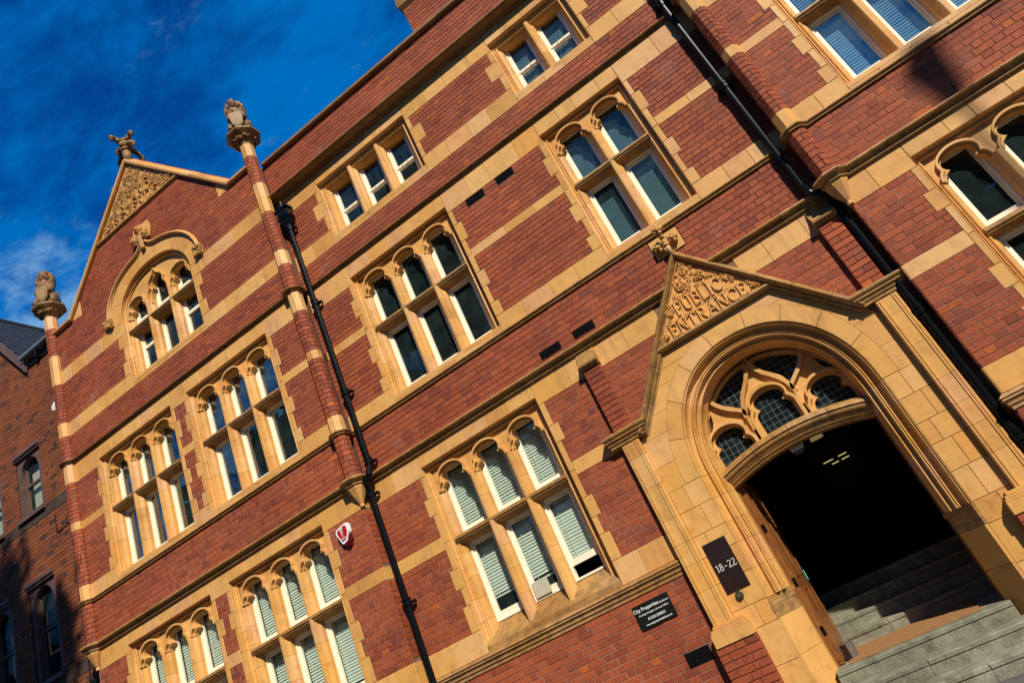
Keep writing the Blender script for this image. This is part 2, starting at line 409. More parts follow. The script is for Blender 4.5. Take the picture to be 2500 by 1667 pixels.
U = 0.339; ST = 0.226; J = 0.0068
def lay(wall, x0, x1, z0, z1, yf, ext=None):
    n = max(1, round((z1 - z0) / 0.0825)); h = (z1 - z0) / n
    for i in range(n):
        za, zb = z0 + i * h, z0 + (i + 1) * h; zm = (za + zb) / 2
        cuts = [(b[0], b[1]) for b in BLOCK[wall] if b[2] < zm < b[3]]
        for f in FUNC[wall]: cuts += f(zm)
        a0, a1 = (x0, x1) if ext is None else ext(zm)
        if a1 - a0 < 0.05: continue
        off = (i % 2) * U / 2 + random.uniform(-0.012, 0.012)
        for sa, sb in subtract((a0, a1), cuts):
            k = math.floor((sa - off) / U) - 1; edges = [sa]
            while off + k * U < sb + U:
                for e in (off + k * U, off + k * U + ST):
                    if sa + 0.045 < e < sb - 0.045: edges.append(e + random.uniform(-0.004, 0.004))
                k += 1
            edges.append(sb)
            for p, q in zip(edges[:-1], edges[1:]):
                BRICKS.append((p + J / 2, q - J / 2, za + J / 2, zb - J / 2, yf + random.uniform(-0.0015, 0.0025)))

STONES = []           # (name, x0, x1, z0, z1, yf, mat)
def stone(name, x0, x1, z0, z1, yf, mat=None):
    g = 0.0022; mb = MB(); mb.bbox(x0 + g, x1 - g, z0 + g, z1 - g, yf + random.uniform(-0.0012, 0.0012), yf + 0.09, 0.004)
    return mb.build(name, mat or M_stone, BLD)
def band(x0, x1, z0, z1, yf, cuts=(), step=0.44, name='band_stone'):
    for a, b in subtract((x0, x1), cuts):
        n = max(1, round((b - a) / step)); ed = [a] + [a + (b - a) * (i + random.uniform(-0.16, 0.16)) / n for i in range(1, n)] + [b]
        for p, q in zip(ed[:-1], ed[1:]): stone(name, p, q, z0, z1, yf - 0.002)

# --- stone windows ------------------------------------------------------------
PITCH = 0.63
def trefoil(cx, cz, zb, d, n=52, s=1.0):
    """outline of a cusped, trefoil-headed light from right foot over to left foot; d grows it outward"""
    C = [((0, 0.088), (0.190 + d * .8, 0.119 + d)), ((-0.138, -0.085), (0.092 + d, 0.094 + d)), ((0.138, -0.085), (0.092 + d, 0.094 + d))]
    pts = [(cx + 0.23 + d, zb)]; t0 = math.atan2(-0.085, 0.23 + d)
    for i in range(n + 1):
        t = t0 + (math.pi - 2 * t0) * i / n; ux, uz = math.cos(t), math.sin(t); best = 0
        for (px, pz), (ra, rb) in C:
            A = (ux / ra) ** 2 + (uz / rb) ** 2; B = ux * px / ra ** 2 + uz * pz / rb ** 2; K = (px / ra) ** 2 + (pz / rb) ** 2 - 1
            disc = B * B - A * K
            if disc >= 0: best = max(best, (B + math.sqrt(disc)) / A)
        pts.append((cx + ux * best, cz + uz * best))
    pts.append((cx - 0.23 - d, zb)); return pts

def jamb_pieces(z0, z1, step):
    n = max(1, round((z1 - z0) / step)); ed = [z0] + [z0 + (z1 - z0) * (i + random.uniform(-.12, .12)) / n for i in range(1, n)] + [z1]
    return list(zip(ed[:-1], ed[1:]))

def zprism(mb, plan, z0, z1):
    n = len(plan); V = [(p[0], p[1], z0) for p in plan] + [(p[0], p[1], z1) for p in plan]
    F = [(i, (i + 1) % n, n + (i + 1) % n, n + i) for i in range(n)] + [tuple(range(n))[::-1], tuple(range(n, 2 * n))]
    mb.add(V, F)

OUTER = [(0, -0.005), (0.003, -0.003), (0.008, 0.045), (0.016, 0.068), (0.030, 0.080), (0.044, 0.080), (0.047, 0.066), (0.060, 0.066), (0.063, 0.084), (0.074, 0.100)]
INNER = [(0.074, 0.100), (0.078, 0.086), (0.090, 0.078), (0.102, 0.084), (0.110, 0.098), (0.112, 0.116), (0.128, 0.124), (0.156, 0.160), (0.160, 0.175), (0.160, 0.30)]
WLIST = []
def window(wall, cx, lights, zb, zt, ztr, yw, kind, quoin, sill=0.0, blind=None, glass=None, sashmid=None, opened=None, label=None, narrow=0.078):
    """kind: 'tref' two tiers under trefoil heads, 'plain' one tier of sashes"""
    glass = glass or M_glass
    hw = 0.39 + PITCH * lights / 2 - 0.315          # half width to the outer moulding edge
    xl, xr = cx - hw, cx + hw
    BLOCK[wall].append((xl - 0.002, xr + 0.002, zb - 0.02, zt)); HOLES[wall].append((xl, xr, zb - 0.02, zt))
    # quoins: alternate narrow and wide blocks
    zlo, zhi, wides, wd = quoin
    cuts = sorted(wides); z = zlo; blocks = []
    for a, b in cuts:
        if a > z + 0.01: blocks += [(p, q, narrow) for p, q in jamb_pieces(z, a, 0.34)]
        blocks.append((a, b, wd)); z = b
    if zhi > z + 0.01: blocks += [(p, q, narrow) for p, q in jamb_pieces(z, zhi, 0.34)]
    for a, b, w in blocks:
        for s in (-1, 1):
            e = xl if s < 0 else xr; w2 = w + random.uniform(-0.006, 0.006)
            x0, x1 = (e - w2, e) if s < 0 else (e, e + w2)
            stone('quoin_stone', x0, x1, a, b, yw - 0.003); BLOCK[wall].append((x0, x1, a, b))
    pl = lambda p, h: (p[0], yw + h, p[1])
    W = MB()
    zf = zb + sill                                    # foot of the glazing
    # head moulding (mitred with the jambs), then jamb blocks with open joints
    def frame_sweep(prof, zfoot, ztop_extra=0.0):
        zc = zt - 0.20
        for x in (xl, xr):
            pass
        path = [(xl, zc), (xl, zt), (xr, zt), (xr, zc)]
        sweep(W, path, [(u, y) for u, y in prof], pl, False)
        for a, b in jamb_pieces(zfoot, zc, 0.31):
            sweep(W, [(xl, a + 0.0015), (xl, b - 0.0015)], prof, pl, False)
            sweep(W, [(xr, b - 0.0015), (xr, a + 0.0015)], prof, pl, False)
    frame_sweep(OUTER, zb)
    if kind == 'tref':
        zsp = zt - 0.43                              # springing of the trefoils
        for a, b in jamb_pieces(zb, zsp, 0.31):
            sweep(W, [(xl, a + .0015), (xl, b - .0015)], INNER, pl, False); sweep(W, [(xr, b - .0015), (xr, a + .0015)], INNER, pl, False)
    else:
        path = [(xl, zb), (xl, zt), (xr, zt), (xr, zb)]
        sweep(W, path, INNER, pl, False)
    win = W.build('window', M_stone, BLD, label=label)
    # sill
    S = MB(); ys = yw + 0.30
    V = []; F = []
    nseg = max(2, lights * 2)
    for i in range(nseg):
        x0 = xl + (xr - xl) * i / nseg + 0.0015; x1 = xl + (xr - xl) * (i + 1) / nseg - 0.0015
        k = len(V); z1 = zf + 0.02
        V += [(x0, yw - 0.004, zb), (x1, yw - 0.004, zb), (x1, yw + 0.235, zf), (x0, yw + 0.235, zf), (x0, yw + 0.235, zb - 0.1), (x1, yw + 0.235, zb - 0.1), (x0, yw - 0.004, zb - 0.06), (x1, yw - 0.004, zb - 0.06)]
        F += [(k, k + 1, k + 2, k + 3), (k + 3, k + 2, k + 5, k + 4), (k + 6, k + 7, k + 1, k), (k, k + 3, k + 4, k + 6), (k + 1, k + 7, k + 5, k + 2)]
    S.add(V, F); S.build('window_sill', M_stone_b if sill > 0.1 else M_stone, win)
    # mullions
    mull = [cx + PITCH * (i - (lights - 2) / 2) for i in range(lights - 1)]
    mtop = zt - 0.43 if kind == 'tref' else zt - 0.075
    hp = [(0.020, 0.040), (0.030, 0.046), (0.034, 0.060), (0.040, 0.085), (0.056, 0.112), (0.080, 0.140), (0.085, 0.150), (0.085, 0.30)]
    plan = [(-a, b) for a, b in hp[::-1]] + hp
    for m in mull:
        P = MB()
        segs = jamb_pieces(zb + (0.01 if sill < 0.1 else 0.02), mtop, 0.33)
        for i, (a, b) in enumerate(segs): zprism(P, [(m + x, yw + y) for x, y in plan], a + 0.0015 - (0.05 if i == 0 else 0), b - 0.0015)
        P.build('mullion', M_stone, win)
    # transom
    ox = 0.16
    if ztr is not None:
        prof = [(0.30, 0.075), (0.12, 0.058), (0.055, 0.034), (0.040, 0.028), (0.038, -0.006), (0.050, -0.014), (0.062, -0.040), (0.085, -0.062), (0.12, -0.070), (0.13, -0.080), (0.30, -0.082)]
        xs = [xl + 0.085] + [m + 0.0 for m in mull] + [xr - 0.085]
        T = MB()
        for a, b in zip(xs[:-1], xs[1:]):
            n = len(prof); V = [(x, yw + y, ztr + z) for x in (a + 0.001, b - 0.001) for y, z in prof]
            F = [(i, i + 1, n + i + 1, n + i) for i in range(n - 1)] + [tuple(range(n)), tuple(range(n, 2 * n))[::-1]]
            T.add(V, F)
        T.build('transom', M_stone_b, win)
    lx = [cx + PITCH * (i - (lights - 1) / 2) for i in range(lights)]
    # trefoil heads
    if kind == 'tref':
        cz = zt - 0.338; T = MB(); x0, x1 = xl + 0.070, xr - 0.070; ztop = zt - 0.055; zlow = zt - 0.429
        bounds = [x0] + mull + [x1]
        for i, c in enumerate(lx):
            T.prism([(bounds[i] + .001, zlow)] + trefoil(c, cz, zlow, -0.004)[::-1] + [(bounds[i + 1] - .001, zlow), (bounds[i + 1] - .001, ztop), (bounds[i] + .001, ztop)], yw + 0.112, yw + 0.215)
        R_ = MB()
        for c in lx:
            o, k = trefoil(c, cz, zlow, 0.058, 52), trefoil(c, cz, zlow, 0.028, 52)
            R_.prism(o + k[::-1], yw + 0.062, yw + 0.118)
        T.build('tracery', M_stone, win); R_.build('tracery_moulding', M_stone, win)
    # joinery, glass, blinds
    tiers = [(zf, zt - 0.05 if kind == 'plain' else zt - 0.06)] if ztr is None else [(zf, ztr - 0.06), (ztr + 0.06, zt - 0.06)]
    for ti, (za, zb2) in enumerate(tiers):
        for li, c in enumerate(lx):
            y0 = yw + 0.215; fw = 0.262; Fm = MB()
            st = 0.062
            Fm.box(c - fw, c - fw + st, y0, y0 + 0.07, za, zb2); Fm.box(c + fw - st, c + fw, y0, y0 + 0.07, za, zb2)
            Fm.box(c - fw + st, c + fw - st, y0, y0 + 0.07, zb2 - 0.05, zb2)
            rb = 0.05 if ti == 1 else 0.085
            Fm.box(c - fw + st, c + fw - st, y0, y0 + 0.07, za, za + 0.028)
            # sliding sash set a little deeper
            a, b = c - fw + st, c + fw - st; ya = y0 + 0.022; up = 0.0
            if opened and (ti, li) in opened: up = opened[(ti, li)]
            s2 = 0.036
            Fm.box(a, a + s2, ya, ya + 0.042, za + 0.028 + up, zb2 - 0.05); Fm.box(b - s2, b, ya, ya + 0.042, za + 0.028 + up, zb2 - 0.05)
            Fm.box(a + s2, b - s2, ya - 0.004, ya + 0.042, za + 0.028 + up, za + 0.028 + rb + up)
            Fm.box(a + s2, b - s2, ya, ya + 0.042, zb2 - 0.095, zb2 - 0.05)
            fr = Fm.build('sash_frame', M_white, win)
            zg0, zg1 = za + 0.028 + rb + up, zb2 - 0.09
            mids = [None]
            if sashmid: 
                R3 = MB(); zm = sashmid + random.uniform(-.006, .006)
                R3.box(a, b, ya - 0.012, ya + 0.03, zm - 0.022, zm + 0.022)
                R3.box(a, b, ya + 0.01, ya + 0.05, zm - 0.050, zm - 0.022)
                for hx in (-0.055, 0.055): R3.tube([(c + hx, ya - 0.012, zm - 0.0), (c + hx, ya - 0.045, zm - 0.01), (c + hx * 0.5, ya - 0.045, zm - 0.01)], 0.006, 5)
                R3.build('meeting_rail', M_white, win)
            G = MB(); yg = ya + 0.02
            G.add([(a + s2 - .004, yg, zg0 - .004), (b - s2 + .004, yg, zg0 - .004), (b - s2 + .004, yg, zg1 + .004), (a + s2 - .004, yg, zg1 + .004)], [(0, 1, 2, 3)])
            G.build('glass_pane', glass, win)
            bk = blind(ti, li) if blind else None
            if bk:
                mat_b, lo, hi, slat = bk
                zz0 = zg0 + (zg1 - zg0) * lo; zz1 = zg0 + (zg1 - zg0) * hi; yb = yg + 0.075; B = MB()
                if slat:
                    zz = zz1
                    tl = random.uniform(-.004, .004); sag = random.uniform(-.008, .008)
                    while zz > zz0:
                        j1, j2 = random.gauss(0, .0022), random.gauss(0, .0022) + sag * (zz1 - zz) / (zz1 - zz0)
                        B.add([(a + .01, yb - 0.008, zz + j1), (b - .01, yb - 0.008, zz + j2), (b - .01, yb + 0.005 + tl, zz + j2 + 0.039), (a + .01, yb + 0.005 + tl, zz + j1 + 0.039)], [(0, 1, 2, 3)]); zz -= 0.042
                    B.box(a + .01, b - .01, yb - .014, yb + .014, zz0 - 0.03, zz0 - 0.006)
                    for q in (0.22, 0.78): B.box(a + (b - a) * q - .004, a + (b - a) * q + .004, yb - .019, yb - .017, zz0, zz1)
                else:
                    B.add([(a, yb, zz0), (b, yb, zz0), (b, yb, zz1), (a, yb, zz1)], [(0, 1, 2, 3)])
                B.build('window_blind', mat_b, win)
    return win

QG = (0.905, 3.13, [(2.55, 2.80), (1.48, 1.75), (0.905, 1.25)], 0.150)
Q1 = (4.64, 6.655, [(6.06, 6.39), (5.17, 5.44), (4.64, 4.87)], 0.145)
Q3 = (7.885, 8.77, [(8.20, 8.53)], 0.225)
bl_g = lambda t, i: (M_blind, 0.02, 0.93, True) if t == 1 else (M_blind, (0.22, 0.16, 0.02)[i % 3], 0.99, True)
bl_l = lambda t, i: (M_blind, random.choice((0.02, 0.02, 0.10, 0.16)) if t == 0 else 0.02, 0.93 if t else 0.98, True)
bl_teal = lambda t, i: (M_teal, 0.0, 1.0, False)
window('C', -3.92, 3, 0.675, 3.255, 2.115, 0, 'tref', QG, 0.235, bl_g, opened={(0, 2): 0.16}, label='three-light window beside the entrance with half lowered blinds')
window('C', -3.93, 3, 4.49, 6.785, 5.72, 0, 'tref', Q1, 0.03)
window('C', -0.37, 2, 4.49, 6.785, 5.72, 0, 'tref', Q1, 0.03, bl_teal)
window('C', -3.92, 3, 7.715, 8.905, None, 0, 'plain', Q3, 0.02, sashmid=8.23)
window('C', -0.37, 2, 7.715, 8.905, None, 0, 'plain', Q3, 0.02, bl_teal, sashmid=8.23)
for cx in (-10.25, -7.775):
    window('L', cx, 3, 0.675, 3.255, 2.115, YL, 'tref', QG, 0.235, bl_l)
    window('L', cx, 3, 4.49, 6.785, 5.72, YL, 'tref', Q1, 0.03, glass=M_glass_hi, sashmid=None)
window('R', 3.44, 3, 0.675, 3.255, 2.115, YL, 'tref', QG, 0.235)
window('R', 3.44, 3, 4.49, 6.785, 5.72, YL, 'tref', Q1, 0.03, lambda t, i: (M_skytint_blind, 0.0, 1.0, True), glass=M_glass_hi)
window('R', 5.92, 3, 0.675, 3.255, 2.115, YL, 'tref', QG, 0.235)
window('R', 5.92, 3, 4.49, 6.785, 5.72, YL, 'tref', Q1, 0.03, glass=M_glass_hi)

# --- gable window under a hood ---------------------------------------------------
GX = -9.0
def sellipse(cx, zs, a, b, n=2.2, k=28, t0=0.0, t1=math.pi):
    pts = []
    for i in range(k + 1):
        t = t0 + (t1 - t0) * i / k; c, s = math.cos(t), math.sin(t)
        pts.append((cx + a * math.copysign(abs(c) ** (2 / n), c), zs + b * abs(s) ** (2 / n)))
    return pts
def gable_window():
    yw = YL; zb, ztr, zs = 7.80, 8.86, 9.15; hw = 1.02
    xl, xr = GX - hw, GX + hw; ah, bh = hw, 0.86
    HOLES['L'].append((xl, xr, zb, zs + 0.02)); 
    for i in range(12):
        za, zb_ = zs + .02 + (bh + .06) * i / 12, zs + .02 + (bh + .06) * (i + 1) / 12; w = (hw + .16) * max(0.02, 1 - ((zb_ - zs) / (bh + .16)) ** 2.1) ** (1 / 2.1); HOLES['L'].append((GX - w, GX + w, za, zb_))
    BLOCK['L'].append((xl, xr, zb - 0.14, zs))
    pl = lambda p, h: (p[0], yw + h, p[1])
    W = MB()
    arch = [(xl, zs - 0.001)] + sellipse(GX, zs, hw, bh, 2.15, 30, math.pi, 0)[1:-1] + [(xr, zs - 0.001)]
    sweep(W, arch, OUTER, pl, False)
    for a, b in jamb_pieces(zb, zs, 0.27):
        for pr in (OUTER, INNER):
            sweep(W, [(xl, a + .0015), (xl, b - .0015)], pr, pl, False); sweep(W, [(xr, b - .0015), (xr, a + .0015)], pr, pl, False)
    win = W.build('window', M_stone, BLD, label='arched three-light window under an ogee hood in the gable')
    # voussoir ring between moulding and hood
    def ring(a0, b0, a1, b1, n0, cuts, name, y0, y1):
        for t0, t1 in zip(cuts[:-1], cuts[1:]):
            g = 0.003; i_ = sellipse(GX, zs, a0, b0, n0, 8, t0 + g, t1 - g); o_ = sellipse(GX, zs, a1, b1, n0, 8, t0 + g, t1 - g)
            m = MB(); m.prism(o_ + i_[::-1], y0, y1); m.build(name, M_stone, BLD)
    cuts = [math.pi * i / 7 for i in range(8)]
    ring(hw + 0.001, bh + 0.001, 1.29, 1.13, 2.1, cuts, 'voussoir', yw - 0.003, yw + 0.09)
    # hood mould with an ogee tip
    hood = sellipse(GX, zs + 0.16, 1.30, 0.98, 2.1, 40, math.pi, 0)
    hood = [p if abs(p[0] - GX) > 0.32 else (p[0], p[1] + 0.20 * (1 - abs(p[0] - GX) / 0.32) ** 2) for p in hood]
    for i, h in enumerate((hood[:21], hood[20:])):
        m = MB(); sweep(m, h, [(-0.075, 0.0), (-0.078, -0.030), (-0.055, -0.062), (-0.030, -0.070), (-0.018, -0.060), (-0.012, -0.030), (0.0, -0.022), (0.004, 0.0)], pl); m.build('hood_mould', M_stone, BLD)
    m = MB(); m.prism([(GX - 1.29, zs + 0.001)] + sellipse(GX, zs, 1.29, 1.13, 2.1, 30, math.pi, 0)[1:-1] + [(GX + 1.29, zs + 0.001)] + [p for p in hood[::-1]], yw - 0.002, yw + 0.08); m.build('hood_backing', M_stone, BLD)
    FUNC['L'].append(lambda z: [(GX - 1.36, GX + 1.36)] if zs <= z < zs + 0.17 else ([(GX - w, GX + w) for w in [1.36 * max(0, 1 - ((z - zs - 0.16) / 1.05) ** 2.1) ** (1 / 2.1)]] if zs + 0.17 <= z < zs + 1.21 else []))
    # foliage stops and crowning boss
    for sx in (-1, 1):
        m = MB(); c = GX + sx * 1.325
        m.box(c - .10, c + .10, yw - 0.03, yw + 0.05, zs + 0.06, zs + 0.24)
        for k in range(46): m.ball((c + random.uniform(-.1, .1), yw - 0.05 - random.random() * .03, zs + 0.15 + random.uniform(-.1, .1)), (random.uniform(.018, .034),) * 3, 6, 4)
        m.build('foliage_stop', M_carve, BLD)
    m = MB(); m.prism([(GX - .27, 10.72), (GX - 0.20, 10.55), (GX + 0.20, 10.55), (GX + .27, 10.72), (GX + .22, 10.95), (GX - .22, 10.95)], yw - 0.01, yw + 0.06)
    m.build('boss_stone', M_stone, BLD); BLOCK['L'].append((GX - .26, GX + .26, 10.55, 10.95))
    m = MB()
    m.cyl((GX, yw - 0.05, 10.32), (GX, yw - 0.08, 10.62), 0.045, 8, 0.06)
    for sx in (-1, 0, 1):
        cx, cz = GX + sx * 0.16, 10.62 + (0.18 if sx == 0 else -0.03)
        for k in range(30):
            t = random.random() * 6.28; r = random.random() * 0.10
            m.ball((cx + r * math.cos(t), yw - 0.07 - (0.1 - r) * .7, cz + r * math.sin(t)), (random.uniform(.02, .036),) * 3, 6, 4)
    m.build('fleuron', M_carve, BLD)
    # quoins
    for s in (-1, 1):
        e = xl if s < 0 else xr
        for a, b, w in ((7.97, 8.28, .17), (8.28, 8.60, .085), (8.60, 8.87, .19), (8.87, 9.15, .27)):
            x0, x1 = (e - w, e) if s < 0 else (e, e + w); stone('quoin_stone', x0, x1, a, b, yw - 0.003); BLOCK['L'].append((x0, x1, a, b))
    # sill, mullions, transom
    S = MB(); S.box(xl, xr, yw - 0.004, yw + 0.26, zb - 0.06, zb + 0.012); S.build('window_sill', M_stone, win)
    hp = [(0.020, 0.040), (0.030, 0.046), (0.034, 0.060), (0.040, 0.085), (0.056, 0.112), (0.080, 0.140), (0.085, 0.150), (0.085, 0.30)]
    plan = [(-a, b) for a, b in hp[::-1]] + hp
    for mxx in (GX - .315, GX + .315):
        P = MB()
        for a, b in jamb_pieces(zb, zs + 0.12, 0.27): zprism(P, [(mxx + x, yw + y) for x, y in plan], a + .0015, b - .0015)
        P.build('mullion', M_stone, win)
    prof = [(0.30, 0.075), (0.12, 0.058), (0.055, 0.034), (0.040, 0.028), (0.038, -0.006), (0.050, -0.014), (0.062, -0.040), (0.085, -0.062), (0.12, -0.070), (0.13, -0.080), (0.30, -0.082)]
    T = MB()
    for a, b in ((xl + .085, GX - .315), (GX - .315, GX + .315), (GX + .315, xr - .085)):
        n = len(prof); V = [(x, yw + y, ztr + z) for x in (a + .001, b - .001) for y, z in prof]
        T.add(V, [(i, i + 1, n + i + 1, n + i) for i in range(n - 1)] + [tuple(range(n)), tuple(range(n, 2 * n))[::-1]])
    T.build('transom', M_stone_b, win)
    # tracery plate with an ogee centre light
    outline = [(GX - 0.955, zs - 0.0)] + sellipse(GX, zs, 0.955, 0.80, 2.15, 30, math.pi, 0)[1:-1] + [(GX + 0.955, zs)]
    def ogee(cx, cz, d):
        p = []
        for sx in (1, -1):
            side = [(0.23 + d, zs + 0.003), (0.23 + d, cz - 0.02), (0.20 + d, cz + 0.10), (0.145 + d, cz + 0.17), (0.165 + d, cz + 0.24), (0.14 + d, cz + 0.32), (0.075 + d * .8, cz + 0.385), (0.03 + d * .5, cz + 0.43)]
            p += [(cx + sx * x, z) for x, z in (side if sx > 0 else side[::-1])]
            if sx > 0: p.append((cx, cz + 0.50 + d))
        return p
    side_t = [trefoil(GX + s * .63, zs + 0.14, zs + 0.003, -0.004) for s in (-1, 1)]
    og = ogee(GX, zs + 0.14, -0.005); foot = [(p[0], zs) for p in ()]
    line = [(GX - 0.955, zs)] + trefoil(GX - .63, zs + .14, zs, -.004)[::-1] + og[::-1] + trefoil(GX + .63, zs + .14, zs, -.004)[::-1] + [(GX + 0.955, zs)] + sellipse(GX, zs, 0.955, 0.80, 2.15, 30, 0, math.pi)[1:-1]
    T = MB(); T.prism(line, yw + 0.112, yw + 0.215); T.build('tracery', M_stone, win)
    T = MB()
    for s in (-1, 1):
        T.prism(trefoil(GX + s * .63, zs + .14, zs + .003, 0.058, 52) + trefoil(GX + s * .63, zs + .14, zs + .003, 0.028, 52)[::-1], yw + .062, yw + .118)
    T.prism(ogee(GX, zs + .14, 0.075) + ogee(GX, zs + .14, 0.040)[::-1], yw + .055, yw + .118)
    T.build('tracery_moulding', M_stone, win)
    for ti, (za, zt2) in enumerate(((zb + .012, ztr - .06), (ztr + .06, zs + 0.62))):
        for li in range(3):
            c = GX + .63 * (li - 1); y0 = yw + .215; fw = .262; st = .062; F_ = MB()
            if ti and li != 1: zt2 = zs + 0.42
            elif ti: zt2 = zs + 0.66
            F_.box(c - fw, c - fw + st, y0, y0 + .07, za, zt2); F_.box(c + fw - st, c + fw, y0, y0 + .07, za, zt2)
            up = 0.42 if (ti == 0) else 0.0
            zr = za + (0.62 if li != 1 else 0.0) if ti == 0 else za + 0.16
            if not (ti == 0 and li == 1): F_.box(c - fw + st, c + fw - st, y0 + .012, y0 + .06, zr, zr + 0.06)
            F_.box(c - fw + st, c + fw - st, y0, y0 + .07, za, za + .03)
            F_.box(c - fw + st, c - fw + st + .035, y0 + .02, y0 + .06, za, zt2); F_.box(c + fw - st - .035, c + fw - st, y0 + .02, y0 + .06, za, zt2)
            F_.build('sash_frame', M_white, win)
            G = MB(); yg = y0 + .04; G.add([(c - .2, yg, za), (c + .2, yg, za), (c + .2, yg, zt2), (c - .2, yg, zt2)], [(0, 1, 2, 3)]); G.build('glass_pane', M_glass, win)
gable_window()

# --- stone bands --------------------------------------------------------------------
def win_cuts(wall, z0, z1):
    zm = (z0 + z1) / 2
    c = [(b[0], b[1]) for b in BLOCK[wall] if b[2] < zm < b[3]]
    if wall == 'C': c += [(-2.12, 1.485)] if zm < 2.3 else ([(-0.34 - (3.88 - zm) / 1.24, -0.34 + (3.88 - zm) / 1.24)] if zm < 3.9 else [])
    return c
RX = 7.8
for wall, x0, x1, y in (('C', XL1 + 0.09, XR0 - 0.09, 0.0), ('L', XL0 + 0.08, XL1, YL), ('R', XR0, RX, YL)):
    band(x0, x1, 0.60, 0.905, y, win_cuts(wall, 0.72, 0.88)) if wall != 'L' else band(x0, x1, 0.60, 0.905, y, win_cuts(wall, 0.72, 0.88))
    for b_ in [b for b in HOLES[wall] if abs(b[2] - 0.655) < 0.01]: band(b_[0], b_[1], 0.60, 0.672, y, step=0.5)
    band(x0, x1, 2.045, 2.235, y, win_cuts(wall, 2.045, 2.235), 0.55)
    band(x0, x1, 3.13, 3.466, y, win_cuts(wall, 3.13, 3.2) , 0.50)
    for b_ in [b for b in HOLES[wall] if abs(b[3] - 3.255) < 0.01]: band(b_[0], b_[1], 3.257, 3.466, y, step=0.42)
    # sill course below the first-floor windows
    hol1 = [b for b in HOLES[wall] if abs(b[3] - 6.785) < 0.01]
    band(x0, x1, 4.372, 4.64, y, [(b[0], b[1]) for b in hol1], 0.42)
    for b_ in hol1: band(b_[0], b_[1], 4.372, 4.468, y, step=0.42)
    band(x0, x1, 5.70, 5.86, y, win_cuts(wall, 5.70, 5.86), 0.55)
    band(x0, x1, 6.655, 7.062, y, win_cuts(wall, 6.66, 6.75), 0.50)
    for b_ in hol1: band(b_[0], b_[1], 6.787, 7.062, y, step=0.40)
    BLOCK[wall] += [(x0 - 1, x1 + 1, a, b) for a, b in ((0.40, 0.905), (2.045, 2.235), (3.13, 3.60), (4.30, 4.64), (5.70, 5.86), (6.655, 7.125))]
band(XL1 + 0.09, XR0 - .02, 7.555, 7.885, 0, win_cuts('C', 7.75, 7.88), 0.44)
for b_ in [b for b in HOLES['C'] if abs(b[3] - 8.905) < 0.01]: band(b_[0], b_[1], 7.555, 7.695, 0, step=0.42)
band(XL1 + 0.09, XR0 - .02, 8.77, 9.15, 0, win_cuts('C', 8.78, 8.9), 0.46)
for b_ in [b for b in HOLES['C'] if abs(b[3] - 8.905) < 0.01]: band(b_[0], b_[1], 8.907, 9.15, 0, step=0.40)
BLOCK['C'] += [(-9, 9, 7.555, 7.885), (-9, 9, 8.77, 9.29)]
band(XL0, XL1, 7.66, 7.97, YL, [(GX - 1.02, GX + 1.02)], 0.46); band(GX - 1.02, GX + 1.02, 7.66, 7.738, YL, step=0.5)
band(XL0, XL1, 8.87, 9.20, YL, [(GX - 1.29, GX + 1.29)], 0.46)
BLOCK['L'] += [(-13, -5, 7.66, 7.97), (-13, -5, 8.87, 9.20)]
band(XR0, RX, 7.66, 7.97, YL, (), 0.46); band(XR0, RX, 8.87, 9.20, YL, (), 0.46)
# --- string courses wrapping bays and corner shafts -----------------------------------
def octa(cx, cy, r_in, k0=0):
    R_ = r_in / math.cos(math.pi / 8)
    return [(cx + R_ * math.cos(math.radians(a)), cy + R_ * math.sin(math.radians(a))) for a in (157.5, 202.5, 247.5, 292.5, 337.5, 22.5, 67.5, 112.5)]
AP = 0.118
oL, oM, oR = octa(XL0, YL, AP), octa(XL1, YL, AP), octa(XR0, YL, AP)
PATH = [oL[0], oL[1], oL[2], oL[3], oL[4], (oL[4][0], YL), (oM[1][0], YL), oM[1], oM[2], oM[3], oM[4], oM[5], (oM[5][0] - 0.09, 0.0), (oR[0][0] + 0.09, 0.0), oR[0], oR[1], oR[2], oR[3], oR[4], (oR[4][0], YL), (RX, YL)]
plan3 = lambda p, h: (p[0], p[1], h)
def string(name, prof, mat, path=PATH, piece=0.62):
    for pc in cut_path(path, piece):
        m = MB(); sweep(m, pc, prof, plan3); m.build(name, mat, BLD)
H4 = [(-0.03, 3.625), (0.0, 3.615), (0.05, 3.600), (0.100, 3.572), (0.108, 3.555), (0.098, 3.540), (0.060, 3.532), (0.038, 3.510), (0.030, 3.492), (0.042, 3.484), (0.044, 3.474), (0.022, 3.462), (-0.03, 3.460)]
H3 = [(-0.03, 4.372), (0.045, 4.366), (0.052, 4.352), (0.046, 4.342), (0.026, 4.338), (0.022, 4.324), (0.030, 4.318), (0.028, 4.308), (-0.03, 4.300)]
H1 = [(-0.03, 7.145), (0.0, 7.138), (0.062, 7.116), (0.070, 7.102), (0.060, 7.090), (0.030, 7.086), (0.022, 7.072), (0.030, 7.066), (0.026, 7.058), (-0.03, 7.056)]
string('string_course', H4, M_stone_b, PATH[:13] + [(-0.62, 0.0)]); string('string_course', H4, M_stone_b, [(-0.06, 0.0)] + PATH[13:]); string('string_course', H3, M_stone_b); string('string_course', H1, M_stone_w)
SILLP = [(-0.02, 0.602), (0.015, 0.598), (0.055, 0.575), (0.062, 0.560), (0.040, 0.548), (0.050, 0.540), (0.058, 0.528), (0.040, 0.515), (0.030, 0.492), (0.030, 0.470), (0.012, 0.452), (0.012, 0.420), (-0.02, 0.412)]
string('sill_course', SILLP, M_stone_b, [(XL0, YL), (XL1, YL), (XL1, 0.0), (-2.14, 0.0)]); string('sill_course', SILLP, M_stone_b, [(1.50, 0.0), (XR0, 0.0), (XR0, YL), (RX, YL)])
